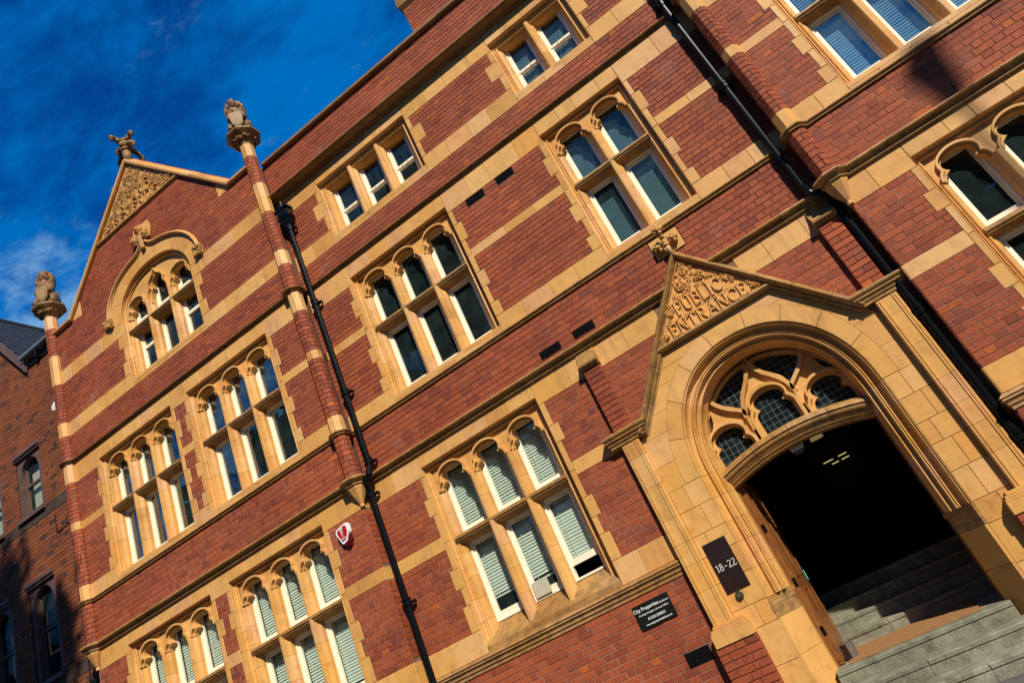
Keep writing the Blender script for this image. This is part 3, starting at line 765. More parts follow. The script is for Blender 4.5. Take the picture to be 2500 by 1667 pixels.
CORN = [(-0.03, 9.305), (0.0, 9.30), (0.185, 9.262), (0.198, 9.246), (0.192, 9.228), (0.165, 9.205), (0.10, 9.196), (0.062, 9.188), (0.052, 9.166), (0.036, 9.160), (0.030, 9.148), (-0.03, 9.145)]
string('cornice_stone', CORN, M_stone_w, [(XL1 + 0.06, 0.0), (XR0 - 0.05, 0.0)])
COP = [(-0.30, 10.24), (0.02, 10.235), (0.06, 10.20), (0.075, 10.175), (0.075, 10.13), (0.060, 10.112), (-0.02, 10.108)]
string('coping_stone', COP, M_stone_w, [(XL1 + 0.10, 0.0), (XR0 - 0.1, 0.0)], 0.55)
string('coping_stone', COP, M_stone_w, [(XR0 + 0.1, YL), (RX, YL)], 0.55)
rake = [(XL0 + 0.08, 10.11), (-11.40, 10.11), (GX, 12.72), (-6.60, 10.11), (XL1 - 0.08, 10.11)]
RK = [(0.0, 0.02), (0.0, -0.055), (-0.012, -0.075), (-0.050, -0.085), (-0.058, -0.070), (-0.085, -0.040), (-0.092, -0.042), (-0.175, 0.14), (-0.19, 0.13), (-0.19, 0.30), (0.0, 0.30)]
for pc in cut_path(rake, 0.40):
    m = MB(); sweep(m, pc, RK, lambda p, h: (p[0], YL + h, p[1])); m.build('coping_stone', M_stone, BLD)
# kneeler triangles at the feet of the gable
for s in (-1, 1):
    m = MB(); x = GX + s * 2.40; m.prism([(x, 10.11), (x - s * 0.30, 10.11 + 0.33), (x - s * 0.30, 10.06)] if s < 0 else [(x, 10.11), (x - 0.30, 10.06), (x - 0.30, 10.44)], YL - 0.004, YL + 0.06); m.build('kneeler_stone', M_stone, BLD)
# --- shafts at the corners of the bays ---------------------------------------------------
def shaft(cx, top):
    zones = [('b', 3.60, 4.30), ('s', 4.372, 4.64), ('b', 4.64, 5.70), ('s', 5.70, 5.86), ('b', 5.86, 6.655), ('s', 6.655, 7.06), ('b', 7.13, 7.66), ('s', 7.66, 7.97), ('b', 7.97, 8.87), ('s', 8.87, 9.22), ('s', 9.22, 9.58), ('b', 9.58, 10.27), ('s', 10.27, 10.60)]
    core = MB(); zprism(core, octa(cx, YL, AP - 0.007)[::1], 3.50, top); core.build('shaft_core', M_mortar_dark, BLD)
    bm = MB()
    for kd, a, b in zones:
        if a >= top: break
        if kd == 's':
            m = MB(); zprism(m, octa(cx, YL, AP + 0.001), a + .002, b - .002); m.build('shaft_stone', M_stone, BLD)
        else:
            n = max(1, round((b - a) / .0825)); h = (b - a) / n; side = 2 * AP * math.tan(math.pi / 8)
            for i in range(n):
                for ang in (180, 225, 270, 315, 0, 45):
                    M = Matrix.Translation((cx, YL, 0)) @ Matrix.Rotation(math.radians(ang + 90), 4, 'Z')
                    sh = side / 2; cutx = random.choice((None, None, -0.02, 0.02))
                    parts = [(-sh, sh)] if cutx is None else [(-sh, cutx - .004), (cutx + .004, sh)]
                    for p, q in parts: bm.bbox(p + .001, q - .001, a + i * h + .004, a + (i + 1) * h - .004, -AP - random.uniform(0, .0015), -AP + 0.02, .003, M)
    bm.build('shaft_brickwork', M_brick, BLD, kind='stuff')
    # corbel
    m = MB(); o1, o2 = octa(cx, YL, 0.150), octa(cx, YL, 0.030); n = 8
    for za, zb, ra, rb in ((3.43, 3.462, .130, .138), (3.40, 3.43, .118, .130), (3.20, 3.40, .032, .118), (3.155, 3.20, .036, .033)):
        A, B = octa(cx, YL, ra), octa(cx, YL, rb)
        m.add([(p[0], p[1], za) for p in A] + [(p[0], p[1], zb) for p in B], [(i, (i + 1) % n, n + (i + 1) % n, n + i) for i in range(n)] + [tuple(range(n))[::-1], tuple(range(n, 2 * n))])
    m.build('corbel', M_stone, BLD)
shaft(XL0, 10.60); shaft(XL1, 10.60); shaft(XR0, 10.60)
# --- brickwork ----------------------------------------------------------------------------
EX0, EX1 = -1.87, 1.23       # entrance ashlar
FUNC['C'].append(lambda z: [(-2.13, 1.49)] if z < 2.20 else ([(-0.34 - (3.98 - z) / 1.215, -0.34 + (3.98 - z) / 1.215)] if z < 3.95 else []))
BLOCK['C'] += [(-0.56, -0.12, 3.95, 4.30)]
zc = [(-1.75, 0.41), (0.905, 2.045), (2.235, 3.13), (3.60, 4.30), (4.64, 5.70), (5.86, 6.655), (7.12, 7.555), (7.885, 8.77), (9.28, 10.11)]
BLOCK['C'] += [(-3.45, -2.13 - 1.28 + 0.0, -0.19, -0.33)]
BLOCK['C'] += [(-2.56, -2.23, 6.525, 6.65), (-1.985, -1.67, 6.525, 6.65), (-2.57, -2.24, 3.66, 3.79), (-2.02, -1.69, 3.66, 3.79), (-2.59, -2.285, -.505, -.345)]
for a, b in zc: lay('C', XL1 + 0.05, XR0, a, b, 0.0)
for a, b in [(-0.5, 0.41), (0.905, 2.045), (2.235, 3.13), (3.60, 4.30), (4.64, 5.70), (5.86, 6.655), (7.12, 7.66), (7.97, 8.87), (9.20, 10.11)]: lay('L', XL0 + 0.02, XL1 - 0.02 + 0.02, a, b, YL)
lay('L', 0, 0, 10.11, 11.33, YL, ext=lambda z: (-11.44 + (z - 10.11) / 1.1, -6.56 - (z - 10.11) / 1.1))
for a, b in [(-1.6, 0.41), (0.905, 2.045), (2.235, 3.13), (3.60, 4.30), (4.64, 5.70), (5.86, 6.655), (7.12, 7.66), (7.97, 8.87), (9.20, 10.11)]: lay('R', XR0, RX, a, b, YL)

def mortar_wall(name, x0, x1, z0, z1, y, holes, mat, parent=BLD, poly=None):
    xs = sorted({x0, x1} | {h[0] for h in holes if x0 < h[0] < x1} | {h[1] for h in holes if x0 < h[1] < x1}); zs = sorted({z0, z1} | {h[2] for h in holes if z0 < h[2] < z1} | {h[3] for h in holes if z0 < h[3] < z1})
    V = []; F = []
    for a, b in zip(xs[:-1], xs[1:]):
        for c, d in zip(zs[:-1], zs[1:]):
            xm, zm = (a + b) / 2, (c + d) / 2
            if any(h[0] < xm < h[1] and h[2] < zm < h[3] for h in holes): continue
            k = len(V); V += [(a, y, c), (b, y, c), (b, y, d), (a, y, d)]; F.append((k, k + 1, k + 2, k + 3))
    return obj(name, mesh_of(name, V, F, mat), parent)
DOORH = [(-1.50, 0.90, -1.3, 1.32)]
for i in range(14):
    za, zb_ = 1.32 + 1.40 * i / 14, 1.32 + 1.40 * (i + 1) / 14; w = 1.26 * max(.02, 1 - ((zb_ - 1.30) / 1.45) ** 2.15) ** (1 / 2.15); DOORH.append((-.30 - w, -.30 + w, za, zb_))
yo = 0.0055
hC = HOLES['C'] + DOORH
mortar_wall('wall', XL1, XR0, -1.75, 3.55, yo, hC, M_mortar)
mortar_wall('wall', XL1, XR0, 3.55, 7.1, yo, hC, M_mortar_dark)
mortar_wall('wall', XL1, XR0, 7.1, 10.15, yo, hC, M_mortar_dark)
mortar_wall('wall', XL0, XL1 - 0.004, -1.75, 7.1, YL + yo, HOLES['L'], M_mortar)
mortar_wall('wall', XL0, XL1 - 0.004, 7.1, 10.12, YL + yo, HOLES['L'], M_mortar_dark)
m = MB(); m.prism([(-11.44, 10.12), (-6.56, 10.12), (GX, 12.78)], YL + yo + 0.012, YL + 0.3); m.build('gable_wall', M_mortar_dark, BLD)
mortar_wall('wall', XR0 + 0.004, RX, -1.75, 10.12, YL + yo, HOLES['R'], M_mortar)
# side returns of the bays
for xs_, sgn in ((XL1, 1), (XR0, -1)):
    m = MB(); m.box(xs_ - 0.006 if sgn > 0 else xs_ + 0.0, xs_ if sgn > 0 else xs_ + .006, YL + .012, 0.2, -1.7, 10.1); m.build('return_wall', M_mortar, BLD)
    bm = MB(); z = -1.6; i = 0
    while z < 10.0:
        if not any(a - .02 < z + .04 < b + .02 for a, b in ((.41, .905), (2.045, 2.235), (3.13, 3.60), (4.3, 4.64), (5.7, 5.86), (6.655, 7.12))):
            M = Matrix.Translation((xs_ + sgn * 0.006, 0, 0)) @ Matrix.Rotation(math.radians(90 * sgn), 4, 'Z')
            e = [YL + .004, YL + 0.11, -0.004] if i % 2 else [YL + .004, YL + 0.19, -0.003]
            for p, q in zip(e[:-1], e[1:]):
                if q - p > .02: 
                    a, b = (p, q) if sgn > 0 else (-q, -p)
                    bm.bbox(a + .003, b - .003, z + .004, z + .0785, 0.0, 0.03, .003, M)
        z += 0.0825; i += 1
    bm.build('return_brickwork', M_brick, BLD, kind='stuff')
    for a, b in ((.60, .905), (2.045, 2.235), (3.13, 3.462), (4.372, 4.64), (5.7, 5.86), (6.655, 7.06)):
        m = MB(); m.box(min(xs_, xs_ + sgn * .006), max(xs_, xs_ + sgn * .006), YL + .003, 0.0, a + .002, b - .002); m.build('band_stone', M_stone, BLD)

# individual bricks for the 300 that show largest, the rest of the bond as one part
def proj(x, y, z):
    d = (x - CAMP[0], y - CAMP[1], z - CAMP[2]); q = [sum(RM[i][k] * d[k] for k in range(3)) for i in range(3)]
    return 1250 + 1705 * q[0] / q[2], 833.5 + 1705 * q[1] / q[2], q[2]
def emit_bricks(bricks, parent, mat, name_rest):
    def score(b):
        c = [proj(x, b[4], z) for x in (b[0], b[1]) for z in (b[2], b[3])]
        u, v = sum(p[0] for p in c) / 4, sum(p[1] for p in c) / 4
        if not (5 < u < 2495 and 5 < v < 1662) or b[3] < -1.05: return 0
        return abs((c[2][0] - c[0][0]) * (c[1][1] - c[0][1]) - (c[2][1] - c[0][1]) * (c[1][0] - c[0][0]))
    order = sorted(bricks, key=score, reverse=True)
    cache = {}
    for b in order[:300]:
        w, h = round(b[1] - b[0], 3), round(b[3] - b[2], 3); k = (w, h)
        if k not in cache:
            t = MB(); t.bbox(-w / 2, w / 2, -h / 2, h / 2, 0, 0.03, 0.0035); cache[k] = mesh_of('brick', t.V, t.F, mat)
        o = bpy.data.objects.new('brick', cache[k]); COL.objects.link(o); o.parent = parent; o.location = ((b[0] + b[1]) / 2, b[4], (b[2] + b[3]) / 2)
    t = MB()
    for b in order[300:]: t.bbox(b[0], b[1], b[2], b[3], b[4], b[4] + 0.03, 0.0035)
    t.build(name_rest, mat, parent, kind='stuff')
emit_bricks(BRICKS, BLD, M_brick, 'brickwork')

# --- letters cut as strokes ---------------------------------------------------------------
def arcp(cx, cy, rx, ry, a0, a1, n=8):
    return [(cx + rx * math.cos(math.radians(a0 + (a1 - a0) * i / n)), cy + ry * math.sin(math.radians(a0 + (a1 - a0) * i / n))) for i in range(n + 1)]
T_, t_ = 0.17, 0.09
GL = {
 'A': (0.85, [([(.06, 0), (.42, 1)], t_), ([(.42, 1), (.80, 0)], T_), ([(.2, .36), (.66, .36)], t_)], [(.06, 0), (.80, 0)]),
 'B': (0.72, [([(.14, 0), (.14, 1)], T_), ([(.14, .95)] + arcp(.36, .75, .24, .21, 90, -90) + [(.14, .54)], t_), ([(.14, .52)] + arcp(.38, .29, .28, .25, 90, -90) + [(.14, .04)], t_)], [(.14, 0), (.14, 1)]),
 'C': (0.82, [(arcp(.46, .5, .38, .47, 45, 315, 14), T_ * .8), ([(.74, .72), (.74, .95)], t_)], []),
 'D': (0.85, [([(.14, 0), (.14, 1)], T_), ([(.14, .95)] + arcp(.34, .5, .42, .46, 90, -90, 12) + [(.14, .05)], T_ * .7)], [(.14, 0), (.14, 1)]),
 'E': (0.68, [([(.14, 0), (.14, 1)], T_), ([(.14, .95), (.6, .95), (.6, .80)], t_), ([(.14, .52), (.48, .52)], t_), ([(.14, .05), (.62, .05), (.62, .22)], t_)], [(.14, 0), (.14, 1)]),
 'I': (0.36, [([(.18, 0), (.18, 1)], T_)], [(.18, 0), (.18, 1)]),
 'L': (0.66, [([(.14, 0), (.14, 1)], T_), ([(.14, .05), (.6, .05), (.6, .22)], t_)], [(.14, 0), (.14, 1)]),
 'N': (0.86, [([(.12, 0), (.12, 1)], t_), ([(.12, 1), (.74, 0)], T_), ([(.74, 0), (.74, 1)], t_)], [(.12, 0), (.12, 1), (.74, 1)]),
 'P': (0.70, [([(.14, 0), (.14, 1)], T_), ([(.14, .95)] + arcp(.36, .70, .27, .25, 90, -90) + [(.14, .45)], t_)], [(.14, 0), (.14, 1)]),
 'R': (0.80, [([(.14, 0), (.14, 1)], T_), ([(.14, .95)] + arcp(.36, .72, .26, .23, 90, -90) + [(.14, .49)], t_), ([(.36, .49), (.72, 0)], T_ * .8)], [(.14, 0), (.14, 1), (.72, 0)]),
 'T': (0.78, [([(.39, 0), (.39, 1)], T_), ([(.06, .80), (.06, .95), (.72, .95), (.72, .80)], t_)], [(.39, 0)]),
 'U': (0.86, [([(.14, 1), (.14, .35)] + arcp(.42, .33, .28, .28, 180, 360, 10) + [(.70, 1)], T_ * .75)], [(.14, 1), (.70, 1)]),
 'V': (0.82, [([(.06, 1), (.42, 0)], T_), ([(.42, 0), (.78, 1)], t_)], [(.06, 1), (.78, 1)]),
 '1': (0.46, [([(.10, .80), (.24, .98), (.24, .02)], .10), ([(.08, .03), (.40, .03)], .06)], []),
 '8': (0.60, [(arcp(.29, .75, .17, .21, 90, 450, 14), .09), (arcp(.29, .27, .22, .24, 90, 450, 14), .10)], []),
 '2': (0.60, [(arcp(.28, .74, .20, .22, 160, -30, 10) + [(.06, .05), (.52, .05), (.54, .18)], .09)], []),
 '-': (0.62, [([(.14, .42), (.48, .42)], .09)], []),
}
def write(mb, text, x0, z0, h, yf, depth, width=None, gap=0.06):
    tot = sum(GL[c][0] + gap for c in text) - gap; k = h if width is None else width / tot
    x = x0
    for c in text:
        w, strokes, serifs = GL[c]
        for pts, th in strokes:
            for (a, b), (c2, d2) in zip(pts[:-1], pts[1:]):
                p, q = Vector((x + a * k, z0 + b * h)), Vector((x + c2 * k, z0 + d2 * h)); d = (q - p)
                if d.length < 1e-6: continue
                d.normalize(); nrm = Vector((-d.y, d.x)) * th * min(h, k) * 0.5; e = d * th * h * (.15 if len(pts) < 4 else .02)
                mb.prism([tuple(p - e - nrm), tuple(q + e - nrm), tuple(q + e + nrm), tuple(p - e + nrm)], yf, yf + depth, back=False)
        for sx, sz in serifs:
            s = 0.13 * k; zz = z0 + sz * h; th = 0.035 * h
            mb.prism([(x + sx * k - s, zz - th), (x + sx * k + s, zz - th), (x + sx * k + s, zz + th), (x + sx * k - s, zz + th)], yf + .001, yf + depth, back=False)
        x += (w + gap) * k

def scroll(mb, cx, cz, r, yf, turns=1.4, flip=1, rad=0.009, start=0.0):
    pts = []
    n = int(16 * turns)
    for i in range(n + 1):
        t = start + flip * 2 * math.pi * turns * i / n; q = r * (1 - 0.80 * i / n)
        pts.append((cx + q * math.cos(t), yf - 0.006, cz + q * math.sin(t)))
    mb.tube(pts, rad, 5)
    for i in range(0, n, 2):
        p = pts[i]; mb.ball((p[0] + random.uniform(-.01, .01), yf - random.uniform(.008, .024), p[2] + random.uniform(-.01, .01)), (random.uniform(.35, .6) * rad * 3,) * 3, 6, 4)
    for k in range(7):
        t = k * 2 * math.pi / 6; q = r * 0.16 if k else 0
        mb.ball((cx + q * math.cos(t), yf - .016, cz + q * math.sin(t)), r * .13, 6, 4)
def leaves(mb, pts, yf, s, n=5):
    """each point gets a small rosette of pointed, tilted petals with a boss"""
    for (x, z) in pts:
        a0 = random.random() * 6.28; k = random.choice((5, 6)); q = s * random.uniform(.85, 1.2)
        for i in range(k):
            t = a0 + 6.283 * i / k
            M = Matrix.Translation((x + q * .62 * math.cos(t), yf - s * .22, z + q * .62 * math.sin(t))) @ Matrix.Rotation(-t, 4, 'Y') @ Matrix.Rotation(random.uniform(-.5, -.2), 4, 'Z')
            mb.ball((0, 0, 0), (q * .48, s * .26, q * .20), 6, 4, M)
        mb.ball((x, yf - s * .42, z), s * .24, 6, 4)

# --- gable tympanum: INLAND REVENUE ------------------------------------------------------
m = MB(); zt0 = 11.33; hwT = (12.72 - zt0) / 1.0875
m.prism([(GX - hwT + .02, zt0), (GX + hwT - .02, zt0), (GX, 12.70)], YL - 0.004, YL + 0.05); m.build('tympanum_panel', M_carve, BLD)
m = MB(); sweep(m, [(GX - hwT, zt0), (GX + hwT, zt0)], [(-0.03, 0.0), (-0.03, -0.045), (0.0, -0.05), (0.012, -0.03), (0.02, 0.0)], lambda p, h: (p[0], YL + h, p[1])); m.build('tympanum_ledge', M_carve, BLD)
m = MB(); yf = YL - 0.05
write(m, 'INLAND', -9.53, 11.615, 0.220, yf, 0.05, 1.08)
write(m, 'REVENUE', -9.70, 11.365, 0.215, yf, 0.05, 1.42)
m.build('carved_lettering', M_carve, BLD)
m = MB(); pts = []
for k in range(900):
    x, z = random.uniform(-10.3, -7.7), random.uniform(11.36, 12.66)
    if z > 12.62 - abs(x - GX) * 1.0875 - .06: continue
    if 11.36 < z < 11.59 and -9.72 < x < -8.24: continue
    if 11.59 <= z < 11.85 and -9.56 < x < -8.42: continue
    if all((x - p[0]) ** 2 + (z - p[1]) ** 2 > .0062 for p in pts): pts.append((x, z))
leaves(m, pts, YL - 0.016, 0.058, 6)
for cx, cz, r, f in ((-8.98, 12.06, .17, 1), (-9.25, 11.93, .09, -1), (-8.66, 11.93, .10, 1), (-8.05, 11.50, .12, -1), (-9.95, 11.47, .09, 1), (-9.0, 12.36, .09, -1)): scroll(m, cx, cz, r, YL - 0.02, 1.6, f, .013)
m.build('carved_foliage', M_carve, BLD, kind='stuff')
# gable finial: foliated cross
m = MB(); zA = 12.92
zprism(m, octa(GX, YL + 0.06, 0.085), zA - 0.10, zA + 0.24); zprism(m, octa(GX, YL + 0.06, 0.115), zA + 0.22, zA + 0.27)
for ax, arc in (((.98, -.2), 0), ((-.98, .2), 0), ((.2, .98), 0), ((.98, -.2), 1), ((-.98, .2), 1), ((-.1, -.9), 1)):
    pr_ = ((.04, .36), (.13, .34), (.24, .28), (.33, .17)) if arc == 0 else ((.03, .36), (.12, .44), (.22, .50), (.32, .49))
    pth = [Vector((GX + ax[0] * a, YL + .06 + ax[1] * a, zA + z)) for a, z in pr_]
    for p_, q_, r0, r1 in zip(pth[:-1], pth[1:], (.085, .068, .056), (.068, .056, .050)): m.cyl(p_, q_, r0, 8, r1)
    m.ball(pth[-1], .062, 8, 6); m.ball(pth[-1] + Vector((0, 0, -.055 if arc == 0 else -.045)), .045, 7, 5)
m.cyl((GX, YL + .06, zA + .25), (GX, YL + .06, zA + .52), .085, 8, .07); m.ball((GX, YL + .06, zA + .55), .085, 8, 6)
m.build('finial', M_stone_w, BLD, smooth=True)
# chimney behind the parapet
CH = MB(); CH.box(-2.30, -0.4, 1.05, 1.9, 9.6, 12.30); CH.build('chimney', M_mortar_dark, BLD)
t = MB(); z = 10.2; i = 0
while z < 12.15:
    x = -2.305 + (0.11 if i % 2 else 0.0); e = [-2.305] + ([-2.305 + .11] if i % 2 else [])
    while e[-1] + .226 < -0.4: e.append(e[-1] + (.226 if len(e) % 2 else .113))
    for p, q in zip(e[:-1], e[1:]): t.bbox(p + .004, q - .004, z + .004, z + .0785, 1.043, 1.07, .004)
    z += .0825; i += 1
t.build('chimney_brickwork', M_brick, BLD, kind='stuff')
t = MB(); sweep(t, [(-2.30, 1.9), (-2.30, 1.05), (-0.4, 1.05)], [(-.05, 12.20), (.0, 12.20), (.03, 12.24), (.06, 12.28), (.07, 12.40), (.05, 12.42), (.05, 12.56), (-.05, 12.56)], plan3); t.build('chimney_cap', M_stone_w, BLD)

# --- entrance --------------------------------------------------------------------------------
DX = -0.30; DA, DB, DZ = 1.145, 1.32, 1.30
def rakex(z, s): return -0.34 + s * (3.98 - z) / 1.215
# voussoirs
cuts = [math.pi * i / 9 for i in range(10)]
for t0, t1 in zip(cuts[:-1], cuts[1:]):
    g = 0.0028; i_ = sellipse(DX, DZ, DA + .001, DB + .001, 2.15, 8, t0 + g, t1 - g); o_ = sellipse(DX, DZ, DA + .185, DB + .185, 2.15, 8, t0 + g, t1 - g)
    m = MB(); m.prism(o_ + i_[::-1], -0.010, 0.12); m.build('voussoir', M_stone, BLD)
def ringx(z, s):
    v = (z - DZ) / (DB + .187)
    return DX + s * (DA + .187) * max(0, 1 - abs(v) ** 2.15) ** (1 / 2.15) if v > 0 else DX + s * (DA + .187)
zz = [1.30, 1.62, 1.97, 2.22, 2.50, 2.68, 2.84]
for i, (a, b) in enumerate(zip(zz[:-1], zz[1:])):
    for s in (-1, 1):
        def lim(z): return EX0 + .002 if s < 0 and rakex(z, -1) + .10 < EX0 else (EX1 - .002 if s > 0 and rakex(z, 1) - .10 > EX1 else rakex(z, s) - s * .10)
        n = 6; zs_ = [a + .002 + (b - a - .004) * k / n for k in range(n + 1)]
        inn = [(ringx(z, s) + s * .002, z) for z in zs_]; out = [(lim(z), z) for z in zs_]
        w = abs(out[0][0] - inn[0][0])
        if min(abs(o[0] - q[0]) for o, q in zip(out, inn)) < .01 and w < .02: continue
        if w > 0.62:
            f = 0.5 + (0.12 if i % 2 else -0.1); mid = [(q[0] + (o[0] - q[0]) * f, q[1]) for q, o in zip(inn, out)]
            halves = [(inn, [(p[0] - s * .002, p[1]) for p in mid]), ([(p[0] + s * .002, p[1]) for p in mid], out)]
        else: halves = [(inn, out)]
        for q, o in halves:
            m = MB(); poly = q + o[::-1]
            m.prism(poly, -0.008, 0.10); m.build('ashlar_stone', M_stone, BLD)
# jamb ashlar under the springing: courses with staggered joints
ex_l, ex_r = EX0, DX - DA; zz = [-1.30, -0.82, -0.41, -0.17, 0.16, 0.47, 0.72, 1.02, 1.30]
for i, (a, b) in enumerate(zip(zz[:-1], zz[1:])):
    for s in (-1, 1):
        x0, x1 = (EX0, DX - DA) if s < 0 else (DX + DA, EX1)
        if a < -0.42: x0, x1 = (-1.735, DX - DA) if s < 0 else (DX + DA, 1.10)
        f = (0.55, 0.35, 0.62, 0.45)[i % 4]; xm = x0 + (x1 - x0) * f
        if (x1 - x0) > 0.3:
            stone('ashlar_stone', x0, xm, a, b, -0.008); stone('ashlar_stone', xm, x1, a, b, -0.008)
        else: stone('ashlar_stone', x0, x1, a, b, -0.008)
# moulded arch and jambs
DP = [(0, -0.010), (0.006, -0.010), (0.011, 0.014), (0.018, 0.006), (0.030, 0.009), (0.036, 0.022), (0.041, 0.070), (0.060, 0.106), (0.088, 0.110), (0.100, 0.096),
      (0.104, 0.082), (0.114, 0.073), (0.123, 0.082), (0.126, 0.097), (0.130, 0.089), (0.140, 0.085), (0.148, 0.096), (0.150, 0.116), (0.156, 0.152), (0.172, 0.166), (0.186, 0.158),
      (0.188, 0.147), (0.204, 0.147), (0.207, 0.178), (0.215, 0.240), (0.235, 0.285), (0.245, 0.300), (0.248, 0.50)]
dpl = lambda p, h: (p[0], h, p[1])
for t0, t1 in zip(cuts[:-1], cuts[1:]):
    g = .0015; m = MB(); sweep(m, sellipse(DX, DZ, DA, DB, 2.15, 8, t1 - g, t0 + g), DP, dpl, False); m.build('arch_moulding', M_stone, BLD)
zj = [-0.17, 0.16, 0.47, 0.72, 1.02, 1.30]
for a, b in zip(zj[:-1], zj[1:]):
    for s in (-1, 1):
        m = MB(); x = DX + s * DA; sweep(m, [(x, a + .0015), (x, b - .0015)] if s < 0 else [(x, b - .0015), (x, a + .0015)], DP, dpl, False); m.build('jamb_moulding', M_stone, BLD)
# moulded stops and plain splayed plinths at the foot of the jambs
for s in (-1, 1):
    x = DX + s * DA
    P = lambda u, y: (x - s * u, y)
    m = MB()
    for za, zb, e in ((-0.225, -0.17, -.035), (-0.27, -0.225, -.012), (-0.335, -0.27, .022), (-0.40, -0.335, -.01)):
        zprism(m, [P(-.001, -.012 - e * .2), P(.02, -.012 - e * .2), P(.245 - e, .30 - e), P(.248, .32), P(.248, .5), P(-.001, .5)], za + .001, zb - .001)
    m.build('jamb_stop', M_stone_b, BLD)
    for za, zb in ((-0.80, -0.40), (-1.30, -0.80)):
        m = MB(); zprism(m, [P(-.001, -.006), P(.03, -.006), P(.248, .30), P(.248, .5), P(-.001, .5)], za + .002, zb - .002); m.build('jamb_plinth', M_stone, BLD)
# pilasters with moulded edges, bases, brick plinths and kneelers
for x0, x1 in ((-2.115, -1.87), (1.23, 1.478)):
    for a, b in zip([-0.22, 0.16, 0.47, 0.72, 1.02, 1.45, 1.85], [0.16, 0.47, 0.72, 1.02, 1.45, 1.85, 2.055]):
        m = MB(); p = [(x0, 0.02), (x0, -.075), (x0 + .012, -.092), (x0 + .030, -.092), (x0 + .036, -.080), (x0 + .042, -.095), (x0 + .060, -.095), (x0 + .064, -.083)]
        q = [(x0 + x1 - a_, b_) for a_, b_ in p[::-1]]
        zprism(m, p + q, a + .0015, b - .0015); m.build('pilaster_stone', M_stone, BLD)
    xm = (x0 + x1) / 2; hw = (x1 - x0) / 2
    m = MB()
    for za, zb, e in ((-.245, -.215, .012), (-.275, -.245, .040), (-.30, -.275, .055), (-.43, -.30, .062)):
        m.box(xm - hw - e - (.09 if x0 > 0 else 0), xm + hw + e + (.09 if x0 < 0 else 0), -.095 - e, .03, za + .001, zb - .001)
    m.build('pilaster_base', M_stone, BLD)
    # kneeler: sloped moulded cap carrying the brick shaft above
    prof = [(-.02, 2.30), (.10, 2.255), (.155, 2.235), (.165, 2.215), (.155, 2.195), (.140, 2.185), (.140, 2.160), (.120, 2.145), (.112, 2.115), (.095, 2.095), (.095, 2.07), (-.02, 2.06)]
    s = -1 if x0 < 0 else 1
    path = [(x0 - .03 + .0, .03), (x0 - .03, -.0), (x1 + .03, -.0), (x1 + .03, .03)]
    m = MB(); sweep(m, path, prof, plan3); 
    m.box(x0 - .03, x1 + .03, -.0, .03, 2.062, 2.28); m.build('kneeler', M_stone_b, BLD)
    # brick shaft
    core = MB(); core.box(x0 + .012, x1 - .012, -.066, .02, 2.28, 3.22); core.build('shaft_core', M_mortar_dark, BLD)
    bm = MB(); n = 12; h = (3.20 - 2.25) / n
    for i in range(n):
        za, zb = 2.25 + i * h + .004, 2.25 + (i + 1) * h - .004
        xs_ = [x0 + .003, x1 - .003] if i % 2 else [x0 + .003, xm, x1 - .003]
        for p, q in zip(xs_[:-1], xs_[1:]): bm.bbox(p + .002, q - .002, za, zb, -.075, .0, .004)
        for sg, xx in ((1, x1 - .003), (-1, x0 + .003)):
            M = Matrix.Translation((xx, 0, 0)) @ Matrix.Rotation(math.radians(90 * sg), 4, 'Z')
            bm.bbox(-.071 if sg > 0 else .004, -.004 if sg > 0 else .071, za, zb, -.002, .01, .001, M)
    bm.build('pilaster_brickwork', M_brick, BLD, kind='stuff')
    # bulging block at the head of the shaft
    pr = [(.0, 3.47), (.012, 3.455), (.02, 3.42), (.05, 3.35), (.085, 3.30), (.135, 3.275), (.150, 3.25), (.145, 3.225), (.115, 3.205), (.105, 3.195), (.105, 3.185), (.08, 3.18), (.0, 3.18)]
    m = MB(); n = len(pr); V = [(x, -y, z) for x in (x0 - .015, x1 + .015) for y, z in pr]
    m.add(V, [(i, i + 1, n + i + 1, n + i) for i in range(n - 1)] + [tuple(range(n)), tuple(range(n, 2 * n))[::-1]]); m.build('kneeler_block', M_stone_b, BLD)
    # plinth below the pilaster base
    pa0, pa1 = (x0 - .085, -1.715) if x0 < 0 else (1.08, x1 + .085)
    core = MB(); core.box(pa0 + .01, pa1 - .01, -.13, .02, -1.75, -.43); core.build('plinth_core', M_mortar, BLD)
    bm = MB(); z = -1.75; i = 0; a0, a1 = pa0, pa1
    while z < -.44:
        zt_ = min(z + .0825, -.432); ed = [a0, a0 + .226, a0 + .339, a1] if i % 2 else [a0, a0 + .113, a0 + .30, a1]
        for p, q in zip(ed[:-1], ed[1:]): bm.bbox(p + .003, q - .003, z + .004, zt_ - .004, -.142, -.10, .004)
        M = Matrix.Translation((a0, 0, 0)) @ Matrix.Rotation(math.radians(-90), 4, 'Z'); bm.bbox(.0, .138, z + .004, zt_ - .004, -.0, .03, .003, M)
        M = Matrix.Translation((a1, 0, 0)) @ Matrix.Rotation(math.radians(90), 4, 'Z'); bm.bbox(-.138, .0, z + .004, zt_ - .004, -.0, .03, .003, M)
        z += .0825; i += 1
    bm.build('plinth_brickwork', M_brick, BLD, kind='stuff')
